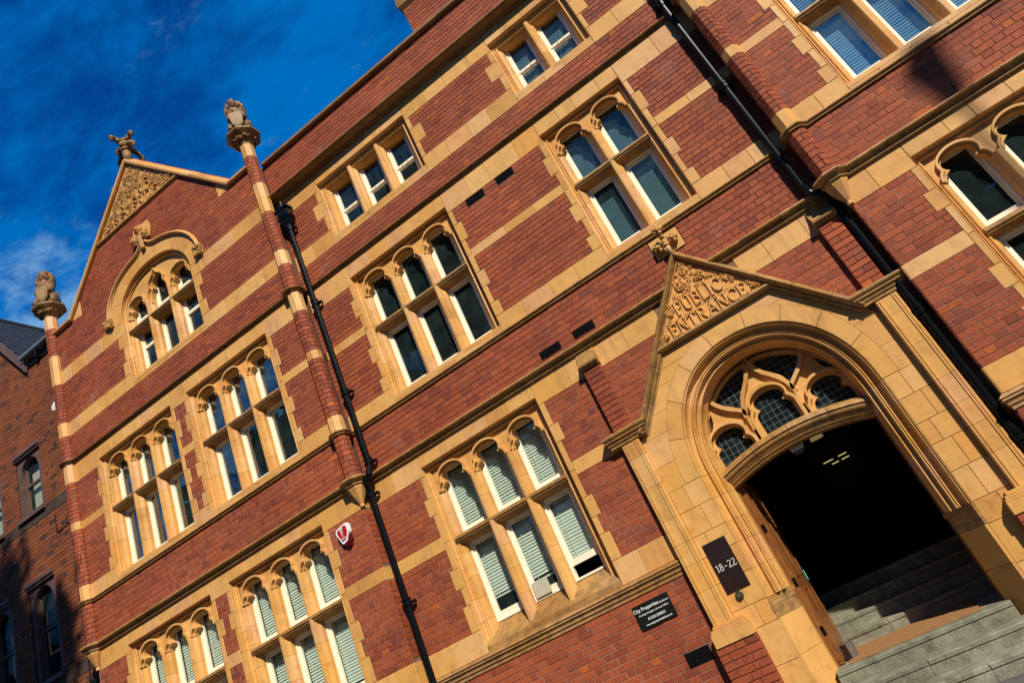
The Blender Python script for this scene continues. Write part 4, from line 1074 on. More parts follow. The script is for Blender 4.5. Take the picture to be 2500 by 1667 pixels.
# pediment: raking mouldings, ledge, carved tympanum
RP = [(0.155, 0.0), (0.155, -0.012), (0.140, -0.020), (0.128, -0.020), (0.118, -0.045), (0.100, -0.060), (0.085, -0.062), (0.078, -0.050), (0.070, -0.075), (0.048, -0.110), (0.030, -0.128), (0.018, -0.130), (0.006, -0.118), (-0.050, -0.045), (-0.062, -0.02), (-0.062, 0.02)]
ax, az = -0.34, 3.93
foot = [(-1.83, 2.105), (ax, az), (1.15, 2.105)]
path = foot
for pc in cut_path(path, 0.40):
    m = MB(); sweep(m, pc, [(a_ * .76, b_) for a_, b_ in RP], dpl); m.build('rake_stone', M_stone_b, BLD)
lz = 2.85
m = MB(); xa, xb = -1.17, 0.49
sweep(m, [(xa, lz + .07), (xb, lz + .07)], [(0, 0.02), (0, -.07), (.012, -.085), (.03, -.09), (.045, -.08), (.06, -.04), (.072, -.014), (.072, .02)], dpl); m.build('tympanum_ledge', M_stone_b, BLD)
m = MB(); m.prism([(xa + .06, lz + .07), (xb - .06, lz + .07), (ax, az - .17)], -.055, .05); m.build('tympanum_panel', M_panel, BLD)
m = MB()
write(m, 'PUBLIC', -0.675, 3.155, 0.180, -0.080, 0.026, 0.65); write(m, 'ENTRANCE', -0.865, 2.928, 0.176, -0.080, 0.026, 1.06)
m.build('carved_lettering', M_panel, BLD)
m = MB(); m.box(-.86, .22, -.061, -.05, 2.921, 2.929); m.box(-.72, .06, -.061, -.05, 3.120, 3.128); m.build('carved_ruling', M_panel, BLD)
m = MB()
scroll(m, -.47, 3.475, .075, -.066, 1.5, 1, .009); scroll(m, -.20, 3.475, .07, -.066, 1.5, -1, .009, math.pi); scroll(m, -.34, 3.62, .055, -.066, 1.4, 1, .008); scroll(m, -.95, 2.985, .05, -.066, 1.4, 1, .008)
scroll(m, -.76, 3.215, .035, -.066, 1.3, 1, .007); scroll(m, .06, 3.26, .04, -.066, 1.3, -1, .007); scroll(m, .27, 3.0, .035, -.066, 1.3, -1, .007)
leaves(m, [(-.56, 3.36), (-.60, 3.40), (-.40, 3.40), (-.28, 3.38), (-.08, 3.40), (-.34, 3.50), (-.34, 3.56), (-.42, 3.57), (-.27, 3.56), (-.5, 3.55), (-.36, 3.68), (-.31, 3.70), (-.8, 3.16), (-.83, 3.12), (-.78, 3.27), (.12, 3.24), (.02, 3.30), (.10, 3.20), (.31, 3.03), (.25, 3.06), (.33, 2.97), (-1.0, 2.95), (-1.02, 3.0), (-.72, 3.33), (-.13, 3.42), (-.34, 3.76), (-.47, 3.36), (-.20, 3.36), (-.38, 3.44), (-.62, 3.34), (-.26, 3.45), (-.44, 3.64), (-.24, 3.64), (-.70, 3.26), (-.05, 3.36)], -.062, .034, 8)
m.build('carved_foliage', M_panel, BLD, kind='stuff')
# crowning fleuron on the pediment
m = MB()
for q in ((-.52, 4.01), (-.16, 4.17)): pass
m.prism([(-.54, 3.97), (-.13, 3.97), (-.13, 4.26), (-.54, 4.26)], -.012, .05); m.build('boss_stone', M_stone, BLD)
m = MB(); m.tube([(-.34, -.10, 3.90), (-.34, -.10, 4.06), (-.34, -.12, 4.14), (-.34, -.15, 4.26)], .032, 8)
m.cyl((-.34, -.10, 4.045), (-.34, -.10, 4.075), .045, 10)
for cx, cz, y in ((-.45, 4.10, -.06), (-.23, 4.12, -.06), (-.34, 4.28, -.16)):
    for k in range(5):
        t = k * 6.283 / 5; m.ball((cx + .045 * math.cos(t), y, cz + .045 * math.sin(t)), (.034, .040, .034), 7, 5)
    m.ball((cx, y - .03, cz), .035, 7, 5)
m.build('fleuron', M_carve, BLD, smooth=True)

# --- door opening: lintel, tracery fanlight, leaded panes --------------------------------------
LX0, LX1 = -1.20, 0.60
def seg_arc(z_end, rise, n=16, grow=0.0):
    return [(LX0 + (LX1 - LX0) * i / n, z_end + rise * (1 - (2 * i / n - 1) ** 2)) for i in range(n + 1)]
prof = [(0.0, .50), (0.0, .34), (.012, .325), (.03, .32), (.045, .30), (.075, .285), (.088, .27), (.10, .275), (.118, .245), (.14, .235), (.158, .245), (.172, .22), (.20, .235), (.235, .28), (.245, .31), (.245, .50)]
low = seg_arc(1.03, 0.145)
for pc in cut_path([low[0], low[4], low[8], low[12], low[16]], 5): pass
for k in range(4):
    m = MB(); pc = [p for p in low[k * 4:k * 4 + 5]]
    sweep(m, pc, [(-o, y) for o, y in prof], dpl); m.build('lintel_stone', M_stone_b, BLD)
inner = [(LX0 - .02, 1.30)] + sellipse(DX, DZ, .935, 1.05, 2.2, 30, math.pi, 0) + [(LX1 + .02, 1.30)]
lin_top = [(p[0], p[1] + .225) for p in low]
plate = [(LX0 - .01, 1.25)] + sellipse(DX, DZ, .915, 1.04, 2.2, 30, math.pi, 0) + [(LX1 + .01, 1.25)] + lin_top[::-1]
tre = [(-.955, 1.520, 1.30), (-.315, 1.705, 1.40), (.330, 1.520, 1.30)]
sc = 1.0
def dagger(p):  # closed teardrop from control points, rounded
    return p
holes = []
for cx, cz, zb in tre:
    holes.append([(x, max(z, 1.25 + .235 * 0 + zb - 1.28)) for x, z in trefoil(cx, cz, zb + .005, -0.002)])
dagL = [(-.70, 1.86), (-.655, 1.905), (-.615, 2.0), (-.60, 2.09), (-.555, 2.16), (-.60, 2.185), (-.70, 2.165), (-.80, 2.12), (-.88, 2.04), (-.905, 1.985), (-.83, 1.96), (-.765, 1.91)]
dagR = [(.04 + (-.655 - x), z) for x, z in dagL][::-1]; dagR = [(-.60 - x, z) for x, z in dagL][::-1]
dagC = [(0.03, 1.86), (.07, 1.94), (.075, 2.03), (.105, 2.11), (.16, 2.17), (.05, 2.245), (-.10, 2.283), (-.25, 2.293), (-.265, 2.22), (-.20, 2.13), (-.12, 2.08), (-.045, 2.02), (-.0, 1.93)]
dagC = dagC
dagCL = [(-.66, 1.86), (-.70, 1.94), (-.705, 2.03), (-.735, 2.09), (-.79, 2.13), (-.85, 2.06), (-.895, 1.98)]
corner = [[(-1.165, 1.66), (-1.10, 1.80), (-1.075, 1.93), (-1.115, 1.90), (-1.165, 1.80)], [(.565, 1.66), (.50, 1.80), (.475, 1.93), (.515, 1.90), (.565, 1.80)]]
def archz(x, a=.90, b=1.005): return DZ + b * max(0, 1 - abs((x - DX) / a) ** 2.2) ** (1 / 2.2)
L_ = [(-.648, 1.835), (-.632, 1.87), (-.595, 1.965), (-.535, 2.045), (-.465, 2.115), (-.405, 2.195), (-.382, 2.27)] + [(x, archz(x)) for x in (-.40, -.48, -.56, -.64, -.72, -.80, -.86)] + [(-.90, 2.075), (-.865, 2.02), (-.81, 1.975), (-.745, 1.935), (-.685, 1.88)]
Rr = [(-.625 - x, z) for x, z in L_][::-1]
corner = [[(-1.165, 1.62), (-1.135, 1.70), (-1.075, 1.79), (-1.03, 1.87), (-1.005, 1.98), (-1.075, 1.90), (-1.14, 1.78)]]
corner.append([(-.625 - x, z) for x, z in corner[0]][::-1])
holes2 = holes + [L_, Rr] + corner
T = MB(); T.prism(plate, .40, .50, holes2); T.build('fanlight_tracery', M_stone, BLD)
R_ = MB()
for cx, cz, zb in tre:
    R_.prism(trefoil(cx, cz, zb, .072, 44) + trefoil(cx, cz, zb, .036, 44)[::-1], .335, .405)
    # ogee hood running up from the trefoil to a tip
    ap = cz + .205; mid = abs(cx + .315) < .02
    for s in (-1, 1):
        inner_side = mid or (s > 0) == (cx < -.5)
        rel = [(.335, -.20), (.318, -.13), (.290, -.04), (.240, .05), (.175, .13), (.110, .20), (.055, .285), (.020, .37), (.008, .455)] if mid else ([(.335, .02), (.315, .085), (.250, .135), (.180, .185), (.115, .245), (.060, .315), (.022, .39), (.008, .455)] if inner_side else [(.245, -.12), (.235, -.02), (.200, .08), (.150, .17), (.095, .255), (.050, .33), (.020, .39), (.008, .455)])
        pts = [(cx + s * x, ap + z) for x, z in rel]
        a = [(p[0] - s * .020, p[1] - .014) for p in pts]; b = [(p[0] + s * .020, p[1] + .014) for p in pts]
        R_.prism(a + b[::-1] if s > 0 else (a + b[::-1])[::-1], .34, .405)
        R_.prism([(cx + s * .335, zb - .02), (cx + s * .300, zb - .02), (cx + s * .300, cz + .02), (cx + s * .335, cz + .02)], .345, .405)
R_.build('tracery_moulding', M_stone, BLD)
G = MB(); G.add([(LX0, .462, 1.2), (LX1, .462, 1.2), (LX1, .462, 2.4), (LX0, .462, 2.4)], [(0, 1, 2, 3)]); gl = G.build('glass_pane', M_glass, BLD)
Ld = MB(); x = LX0 + .03
while x < LX1: Ld.box(x - .0016, x + .0016, .452, .460, 1.22, 2.35); x += .0755
z = 1.27
while z < 2.35: Ld.box(LX0, LX1, .4525, .4605, z - .0016, z + .0016); z += .078
Ld.build('lead_came', M_lead, gl)
# door leaf standing open on the left, with mouldings, lock and bolt plates
D = MB(); D.box(-1.175, -1.118, .47, 1.42, -1.09, 1.09)
door = D.build('door_leaf', M_wood, BLD, label='varnished door leaf folded open against the left jamb')
D = MB()
for z0, z1 in ((-0.95, -.25), (-.12, .98)):
    for y0 in (.56, 1.0):
        D.box(-1.118, -1.108, y0, y0 + .36, z0, z0 + .03); D.box(-1.118, -1.108, y0, y0 + .36, z1 - .03, z1); D.box(-1.118, -1.107, y0, y0 + .03, z0 + .03, z1 - .03); D.box(-1.118, -1.107, y0 + .33, y0 + .36, z0 + .03, z1 - .03)
D.build('door_moulding', M_wood, door)
D = MB(); D.box(-1.185, -1.125, .462, .4695, -1.05, 1.05); D.build('door_edge', M_wood, door)
D = MB(); D.box(-1.116, -1.100, 1.30, 1.40, -.24, -.06); D.box(-1.106, -1.085, 1.32, 1.38, -.22, -.20); D.build('lock', M_pewter, door)
D = MB(); D.box(-1.0995, -1.097, 1.325, 1.375, -.20, -.09); D.build('push_pad', M_exit, door)
for z in (-.72, -.16, .50): D = MB(); D.box(-1.165, -1.128, .455, .4615, z - .05, z + .05); D.build('hinge', M_iron, door)
D = MB(); D.box(LX0 - .005, LX0 + .022, .405, .465, -1.10, 1.06); D.build('door_frame_post', M_wood, BLD)
D = MB(); D.box(LX1 - .022, LX1 + .005, .405, .465, -1.10, 1.06); D.build('door_frame_post', M_wood, BLD)
# --- dark interior shell ------------------------------------------------------------------
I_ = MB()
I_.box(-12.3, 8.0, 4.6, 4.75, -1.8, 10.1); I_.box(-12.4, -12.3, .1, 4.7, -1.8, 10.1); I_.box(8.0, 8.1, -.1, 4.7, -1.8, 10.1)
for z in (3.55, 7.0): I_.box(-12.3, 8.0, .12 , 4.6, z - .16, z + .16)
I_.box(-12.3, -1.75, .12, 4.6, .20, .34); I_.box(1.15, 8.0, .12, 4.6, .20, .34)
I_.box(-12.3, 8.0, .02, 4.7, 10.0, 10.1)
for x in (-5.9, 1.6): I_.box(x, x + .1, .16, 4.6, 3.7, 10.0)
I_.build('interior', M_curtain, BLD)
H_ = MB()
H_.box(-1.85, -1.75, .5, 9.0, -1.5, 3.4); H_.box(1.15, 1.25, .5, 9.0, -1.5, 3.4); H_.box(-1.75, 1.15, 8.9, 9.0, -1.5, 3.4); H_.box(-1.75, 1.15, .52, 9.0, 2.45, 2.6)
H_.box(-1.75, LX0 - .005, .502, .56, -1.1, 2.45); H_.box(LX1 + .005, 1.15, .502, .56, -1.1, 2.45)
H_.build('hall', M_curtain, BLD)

# ---------------------------------------------------------------- steps, ground, street
ST_ = empty('entrance_steps', 'worn grey stone steps rising into the dark doorway', 'steps', (DX, 0, -1.55))
def step(name, x0, x1, y0, y1, z0, z1, joints):
    ed = [x0] + joints + [x1]
    for a, b in zip(ed[:-1], ed[1:]):
        m = MB(); m.bbox(a + .0008, b - .0008, z1 - .055, z1, y0, y1, .012); m.bbox(a + .0012, b - .0012, z0, z1 - .0555, y0 + .007, y1, .003)
        # worn nosing: soften the front edge a little unevenly
        m.V = [(v[0], v[1] + random.uniform(-.002, .002), v[2] + random.uniform(-.002, .002)) for v in m.V]
        o = m.build(name, M_greystone, None, (0, 0, 0)); o.parent = ST_; o.location = (-DX, 0, 1.55)
step('landing_step', LX0 - .02, LX1 + .02, .14, 1.34, -1.40, -1.10, [])
step('step', -1.45, 1.75, -.20, .138, -1.55, -1.25, [-.35])
step('step', -1.60, 2.4, -.56, -.202, -1.56, -1.40, [.10])
for i in range(4):
    step('step', -1.70, 1.12, 1.34 + .32 * i, 1.34 + .32 * (i + 1) + .3, -1.35 + .155 * i, -.945 + .155 * i, [-.55 + .16 * (i % 3)])
m = MB(); m.box(-1.06, .36, .30, 1.30, -1.098, -1.083)
tag(m.build('doormat', M_mat, None, (-.35, .8, -1.098)), 'brown coir doormat lying on the landing in front of the inner steps', 'doormat')
m = MB(); zprism(m, [(-1.10, .60), (-1.02, .50), (-.965, .56), (-.965, .72), (-1.06, .78)], -1.0985, -.93)
tag(m.build('door_stop', M_stop, None, (-1.03, .62, -1.0985)), 'grey block door stop standing at the foot of the open door', 'door stop')
def slab(name, x0, x1, y0, y1, z, mat):
    m = MB(); m.add([(x0, y0, z), (x1, y0, z), (x1, y1, z), (x0, y1, z)], [(0, 1, 2, 3)]); return m.build(name, mat, None, kind='structure')
slab('ground', -600, 600, -600, 600, -1.70, M_paving)
slab('pavement', -60, 60, -5.0, 0.3, -1.555, M_paving)
m = MB(); m.box(-60, 60, -5.12, -5.0, -1.69, -1.55); m.build('kerb', M_greystone, None, kind='structure')
slab('road', -200, 200, -12.0, -5.12, -1.695, M_asphalt)

# ---------------------------------------------------------------- small things fixed to the front
def plate(name, x0, x1, z0, z1, y, mat, label, cat, d=.012):
    E_ = empty(name, label, cat, ((x0 + x1) / 2, y, (z0 + z1) / 2))
    m = MB(); m.bbox(x0, x1, z0, z1, y - d, y, .002); o = m.build('plate', mat, None, ((x0 + x1) / 2, y, (z0 + z1) / 2)); o.parent = E_; o.location = (0, 0, 0)
    m = MB()
    for cx in (x0 + .018, x1 - .018):
        for cz in (z0 + .018, z1 - .018): m.cyl((cx, y - d - .003, cz), (cx, y - d + .002, cz), .006, 8)
    o = m.build('screws', M_pewter, None, ((x0 + x1) / 2, y, (z0 + z1) / 2)); o.parent = E_; o.location = (0, 0, 0)
    return E_
def under(E_, mb, name, mat, loc):
    o = mb.build(name, mat, None, loc); o.parent = E_; o.location = (0, 0, 0); return o
def text_mesh(s, size, bold=0.0, shear=0.0, sx=1.0):
    c = bpy.data.curves.new('lettering', 'FONT'); c.body = s; c.size = size; c.align_x = 'CENTER'; c.extrude = 0.0008; c.offset = bold; c.shear = shear
    o = bpy.data.objects.new('lettering', c); COL.objects.link(o); dg = bpy.context.evaluated_depsgraph_get()
    me = bpy.data.meshes.new_from_object(o.evaluated_get(dg)); bpy.data.objects.remove(o)
    me.transform(Matrix.Diagonal((sx, 1, 1, 1))); me.transform(Matrix.Rotation(math.radians(90), 4, 'X')); return me
E_ = plate('number_plate', -1.815, -1.525, 0.02, 0.60, -.0085, M_sign, 'dark brown plate reading 18-22 left of the doorway', 'sign')
m = MB(); write(m, '18-22', -1.79, 0.265, 0.080, -.0225, .003, .245); under(E_, m, 'lettering', M_letter, (-1.67, -.0085, .31))
E_ = plate('company_sign', -2.92, -2.44, 0.055, 0.33, -.004, M_blacksign, 'black company plate with white lettering on the brick left of the entrance', 'sign')
for s, size, x, z, b, sh, sx in (('City Properties', .058, -2.755, .255, .0007, 0, .92), ('(Derby) Ltd', .026, -2.520, .255, .0004, 0, 1.0), ('Providing Prestigious Serviced Offices', .0265, -2.68, .205, .0003, .3, .98), ('01332·290031', .042, -2.665, .135, .0006, 0, .98), ('www.citypropertiesderby.co.uk', .0285, -2.665, .085, .0006, 0, .95)):
    me = text_mesh(s, size, b, sh, sx); me.materials.append(M_letter); o = obj('lettering', me, E_, (x + 2.68, -.0135, z - .1925))
E_ = empty('doorbell', 'round pewter bell push on the stone below the 18-22 plate', 'doorbell', (-1.70, -.008, -.04))
m = MB(); m.cyl((-1.70, -.03, -.04), (-1.70, -.008, -.04), .042, 24, .050); under(E_, m, 'rose', M_pewter, (-1.70, -.008, -.04))
m = MB(); m.cyl((-1.70, -.036, -.04), (-1.70, -.030, -.04), .026, 20, .028); m.cyl((-1.70, -.044, -.04), (-1.70, -.034, -.04), .010, 14, .013); under(E_, m, 'button', M_brass, (-1.70, -.008, -.04))
vents = [((-2.56, -2.23, 6.525, 6.65), 'left black air grille of the pair high under the stone band'), ((-1.985, -1.67, 6.525, 6.65), 'right black air grille of the pair high beside the two-light window'),
         ((-2.57, -2.24, 3.66, 3.79), 'black iron air grille resting on the moulded string course, left of that pair'), ((-2.02, -1.69, 3.66, 3.79), 'black iron air grille on the moulded string course nearer the public entrance gable'), ((-2.59, -2.285, -.505, -.345), 'black iron air grille low on the brick plinth below the company plate')]
for (x0, x1, z0, z1), lab in vents:
    E_ = empty('air_grille', lab, 'air grille', ((x0 + x1) / 2, -.003, (z0 + z1) / 2), 'air grilles in the brickwork'); c = ((x0 + x1) / 2, -.003, (z0 + z1) / 2)
    m = MB(); m.box(x0, x1, -.004, .006, z0, z0 + .008); m.box(x0, x1, -.004, .006, z1 - .008, z1); m.box(x0, x0 + .008, -.004, .006, z0 + .008, z1 - .008); m.box(x1 - .008, x1, -.004, .006, z0 + .008, z1 - .008); m.box(x0, x1, .004, .0065, z0 + .001, z1 - .001)
    under(E_, m, 'grille_frame', M_grille, c)
    m = MB(); k = 12
    for i in range(1, k): xx = x0 + (x1 - x0) * i / k; m.box(xx - .004, xx + .004, -.006, .003, z0 + .008, z1 - .008)
    for i in range(1, 6): q = z0 + (z1 - z0) * i / 6; m.box(x0 + .008, x1 - .008, -.0055, .0028, q - .0035, q + .0035)
    under(E_, m, 'grille_bars', M_grille, c)
# alarm box
ax0, az0 = -6.385, 2.93; ya = YL
E_ = empty('alarm_box', 'red and white burglar alarm box on the brick pier beside the black downpipe', 'alarm box', (ax0, ya, az0))
def sh(k, dz=0.0): return [(ax0 + x * k, az0 + dz + z * k) for x, z in ((-.125, .055), (-.10, .105), (.085, .145), (.125, .115), (.125, .0), (.055, -.125), (-.015, -.145), (-.055, -.135))]
def taper(mb, p0, y0, p1, y1):
    n = len(p0); V = [(p[0], y0, p[1]) for p in p0] + [(p[0], y1, p[1]) for p in p1]
    mb.add(V, [(i, (i + 1) % n, n + (i + 1) % n, n + i) for i in range(n)][::1] + [tuple(range(n))[::-1], tuple(range(n, 2 * n))])
m = MB(); taper(m, sh(1.0), ya - .002, sh(.94), ya - .065); under(E_, m, 'case', M_plastic, (ax0, ya, az0))
m = MB(); taper(m, sh(.74, .004), ya - .064, sh(.74, .004), ya - .067); under(E_, m, 'face', M_red, (ax0, ya, az0))
m = MB(); taper(m, [(ax0 - .045, az0 - .10), (ax0 + .12, az0 - .02), (ax0 + .125, az0 - .13), (ax0 + .075, az0 - .205), (ax0 + .0, az0 - .195)], ya - .002, [(ax0 - .03, az0 - .11), (ax0 + .105, az0 - .04), (ax0 + .11, az0 - .13), (ax0 + .065, az0 - .19), (ax0 + .01, az0 - .185)], ya - .055); under(E_, m, 'strobe_lens', M_darkred, (ax0, ya, az0))
m = MB()
for i in range(5):
    zz_ = az0 + .075 - i * .026; w_ = .034 - i * .006; m.prism([(ax0 - .005 - w_, zz_ - .004), (ax0 - .005 + w_, zz_ + .004), (ax0 - .005 + w_ * .8, zz_ + .016), (ax0 - .005 - w_ * .9, zz_ + .010)], ya - .069, ya - .066)
under(E_, m, 'emblem', M_plastic, (ax0, ya, az0))
m = MB()
for i in range(4):
    zz_ = az0 + .068 - i * .026; w_ = .030 - i * .006; m.prism([(ax0 + .002, zz_ - .006), (ax0 + .004 + w_, zz_ - .002), (ax0 + .004 + w_ * .6, zz_ + .004), (ax0 + .002, zz_)], ya - .0695, ya - .0665)
under(E_, m, 'emblem_shade', M_blacksign, (ax0, ya, az0))
me = text_mesh('ALARM', .030, .0006); me.materials.append(M_plastic); obj('lettering', me, E_, (.0, -.0685, -.072))
# floodlight under the door lintel
E_ = empty('security_light', 'small white security light under the door lintel', 'lamp', (-.33, .52, 1.13))
m = MB(); m.box(-.42, -.25, .46, .50, 1.145, 1.165); m.box(-.41, -.26, .44, .50, 1.115, 1.135); m.box(-.345, -.325, .46, .50, 1.13, 1.15); under(E_, m, 'lamp_head', M_plastic, (-.33, .52, 1.13))
m = MB(); m.box(-.39, -.28, .455, .51, 1.07, 1.113); under(E_, m, 'sensor', M_stop, (-.33, .52, 1.13))
# lamps far inside the hall
for i, (x0, x1, y, z) in enumerate(((-.25, -.08, 4.2, 1.185), (.01, .15, 4.2, 1.185), (-.14, -.02, 4.4, 1.135), (.03, .16, 4.4, 1.135))):
    m = MB(); m.box(x0, x1, y, y + .03, z, z + .013)
    tag(m.build('ceiling_light', M_tube, None, ((x0 + x1) / 2, y, z)), ['small lit strip lamp deep in the hall, front row left', 'small lit strip lamp deep in the hall, front row right', 'small lit strip lamp deep in the hall, back row left', 'small lit strip lamp deep in the hall, back row right'][i], 'lamp', 'lit strips inside the hall')
m = MB(); m.cyl((-.10, 2.2, 1.34), (-.10, 2.2, 1.50), .10, 12, .05); m.cyl((-.10, 2.2, 1.50), (-.10, 2.2, 2.45), .008, 6)
tag(m.build('pendant_lamp', M_pendant, None, (-.10, 2.2, 1.34)), 'dim yellow pendant lamp hanging inside the dark doorway', 'lamp')
m = MB(); m.box(-4.11, -3.87, .19, .203, .945, 1.14); o = m.build('paper_notice', M_card, None, (-3.99, .20, .945)); tag(o, 'beige card propped in the middle lower window light', 'card')

# ---------------------------------------------------------------- downpipes
def downpipe(name, label, pts, hopper=None, brackets=(), r=.046):
    E_ = empty(name, label, 'downpipe', pts[-1])
    m = MB(); m.tube(pts, r, 14)
    for p in pts[1:-1]: m.ball(p, r * 1.02, 12, 8)
    under(E_, m, 'pipe', M_iron, pts[-1])
    for b in brackets:
        m = MB(); m.cyl((b[0], b[1], b[2] - .05), (b[0], b[1], b[2] + .02), r * 1.32, 14); m.cyl((b[0], b[1], b[2] + .02), (b[0], b[1], b[2] + .045), r * 1.5, 14)
        m.box(b[0] - .11, b[0] + .11, b[1] + .035, b[1] + .06, b[2] - .04, b[2] + .0)
        for s in (-1, 1): m.cyl((b[0] + s * .085, b[1] + .02, b[2] - .02), (b[0] + s * .085, -.0, b[2] - .02), .015, 8); m.ball((b[0] + s * .085, b[1] + .02, b[2] - .02), .022, 8, 6)
        under(E_, m, 'pipe_collar', M_iron, pts[-1])
    if hopper:
        x, y, z = hopper; m = MB()
        for za, zb, wa, wb, da, db in ((z - .28, z - .10, .06, .125, .06, .09), (z - .10, z - .07, .135, .135, .10, .10), (z - .07, z + .09, .115, .12, .09, .095), (z + .09, z + .13, .145, .145, .115, .115)):
            V = [(x - wa, y - da, za), (x + wa, y - da, za), (x + wa, y + .06, za), (x - wa, y + .06, za), (x - wb, y - db, zb), (x + wb, y - db, zb), (x + wb, y + .06, zb), (x - wb, y + .06, zb)]
            m.add(V, [(0, 3, 2, 1), (4, 5, 6, 7), (0, 1, 5, 4), (1, 2, 6, 5), (2, 3, 7, 6), (3, 0, 4, 7)])
        m.box(x - .085, x + .085, y - .105, y - .096, z - .05, z + .07); m.cyl((x - .02, y, z + .10), (x - .02, y, z + .32), .045, 12)
        under(E_, m, 'hopper_head', M_iron, pts[-1])
    return E_
downpipe('downpipe', 'black iron downpipe with square hopper head beside the gabled bay', [(-5.68, -.10, 8.62), (-5.68, -.10, 3.70), (-5.70, -.17, 3.56), (-5.79, -.17, 3.44), (-5.82, -.10, 3.28), (-5.82, -.10, -1.55)], (-5.68, -.085, 8.72), [(-5.68, -.10, z) for z in (8.40, 6.74, 4.98, 3.76)] + [(-5.82, -.10, z) for z in (3.30, 1.66)])
downpipe('downpipe', 'black iron downpipe in the shadowed corner by the right hand bay', [(1.37, -.075, 9.1), (1.37, -.075, 3.72), (1.39, -.17, 3.56), (1.50, -.17, 3.44), (1.545, -.08, 3.28), (1.545, -.08, -1.55)], None, [(1.37, -.075, z) for z in (7.3, 5.55)] + [(1.545, -.08, z) for z in (1.75, .2)])

# ---------------------------------------------------------------- lions
def lion(cx, cy, label):
    z0 = 10.60
    E_ = empty('lion_statue', label, 'statue', (cx, cy, z0))
    m = MB(); n = 8
    lv = [(.0, .172), (.03, .185), (.05, .172), (.09, .19), (.15, .26), (.21, .35), (.245, .405), (.26, .40), (.27, .425), (.315, .43), (.32, .40)]
    lv = [(h * .86, r * .72) for h, r in lv]; rings = [octa(cx, cy, a) for _, a in lv]
    m.add([(p[0], p[1], z0 + lv[i][0]) for i, r in enumerate(rings) for p in r], [(i * n + k, i * n + (k + 1) % n, (i + 1) * n + (k + 1) % n, (i + 1) * n + k) for i in range(len(lv) - 1) for k in range(n)] + [tuple(range(n))[::-1], tuple(range((len(lv) - 1) * n, len(lv) * n))])
    for k in range(8):
        for j in range(5):
            a = math.radians(22.5 + 45 * k + 90 / 8 * (j - 2) * .8); q = .205 + random.uniform(-.015, .015)
            m.ball((cx + q * math.cos(a), cy + q * math.sin(a), z0 + .145 + random.uniform(-.025, .025)), (.03, .03, .045), 6, 4)
            q = .248; m.ball((cx + q * math.cos(a + .1), cy + q * math.sin(a + .1), z0 + .195), (.024, .024, .026), 6, 4)
    o = m.build('carved_capital', M_stone_w, None, (cx, cy, z0)); o.parent = E_; o.location = (0, 0, 0)
    zb = z0 + .275
    B = MB(); E3 = lambda x, y, z, r: B.ball((cx + x, cy + y, zb + z), r, 12, 8)
    E3(0, .08, .26, (.19, .20, .26)); E3(0, .02, .50, (.17, .17, .24)); E3(0, -.02, .66, (.16, .15, .14))
    for s in (-1, 1):
        E3(s * .19, -.02, .20, (.10, .20, .20)); E3(s * .21, -.16, .12, (.075, .12, .13)); E3(s * .20, -.25, .04, (.075, .12, .05))     # haunch, hind foot
        E3(s * .17, -.10, .50, (.075, .10, .12)); E3(s * .17, -.19, .40, (.06, .10, .075)); E3(s * .13, -.25, .40, (.06, .05, .06))     # foreleg and paw on the shield
    E3(0, -.06, .86, (.13, .15, .15)); E3(0, -.19, .82, (.075, .09, .075)); E3(0, -.20, .755, (.055, .06, .03))                       # skull, muzzle, jaw
    for s in (-1, 1): E3(s * .05, -.17, .905, (.03, .035, .028)); E3(s * .105, -.03, .98, (.035, .03, .045))
    E3(0, -.275, .835, (.028, .02, .02))
    for k in range(170):       # curls of the mane
        u = random.random(); a = random.uniform(-.35, 3.49); z = .58 + .42 * u; rr = .215 - .06 * abs(u - .5) - (.03 if u > .8 else 0)
        q = random.uniform(.028, .052); E3(rr * math.cos(a), .0 + rr * math.sin(a) * .85, z, (q, q, q * 1.25))
    for k in range(60):
        a = math.radians(random.uniform(195, 345)); z = random.uniform(.54, .735); E3(.19 * math.cos(a), .17 * math.sin(a) - .02, z, (random.uniform(.03, .045),) * 3)
    for k in range(24):
        a = math.radians(random.uniform(0, 360)); E3(.11 * math.cos(a), .11 * math.sin(a) - .02, 1.0 + random.uniform(-.02, .03), (random.uniform(.03, .045),) * 3)
    tail = [(.15, .22, .06), (.24, .16, .10), (.27, .06, .22), (.25, .02, .36), (.27, .06, .46)]
    for a, b in zip(tail[:-1], tail[1:]): B.cyl((cx + a[0], cy + a[1], zb + a[2]), (cx + b[0], cy + b[1], zb + b[2]), .03, 8)
    me = mesh_of('body', [(v[0] - cx, v[1] - cy, v[2] - z0) for v in B.V], B.F, M_stone_w)
    o = obj('body', me, E_); md = o.modifiers.new('weld', 'REMESH'); md.mode = 'VOXEL'; md.voxel_size = .016; md.use_smooth_shade = True
    dg = bpy.context.evaluated_depsgraph_get(); me2 = bpy.data.meshes.new_from_object(o.evaluated_get(dg)); o.modifiers.clear(); o.data = me2
    if not me2.materials: me2.materials.append(M_stone_w)
    for ob_ in (o,): ob_.data.transform(Matrix.Translation((0, 0, .275)) @ Matrix.Rotation(math.radians(32), 4, 'Z') @ Matrix.Diagonal((.80, .80, .94, 1)) @ Matrix.Translation((0, 0, -.275)))
    S = MB(); pts = [(-.14, .48), (.14, .48), (.15, .30), (.12, .14), (.0, .02), (-.12, .14), (-.15, .30)]
    S.prism([(cx + x * .80, zb + (z + .02) * .9) for x, z in pts], cy - .25, cy - .20)
    S.prism([(cx + x * .62, zb + z * .72 + .065) for x, z in pts], cy - .262, cy - .245)
    o = S.build('shield', M_stone_w, None, (cx, cy, z0)); o.parent = E_; o.location = (0, 0, 0); o.data.transform(Matrix.Rotation(math.radians(32), 4, 'Z'))
lion(XL0, YL, 'carved stone lion with shield on the gable pier beside the slate roof')
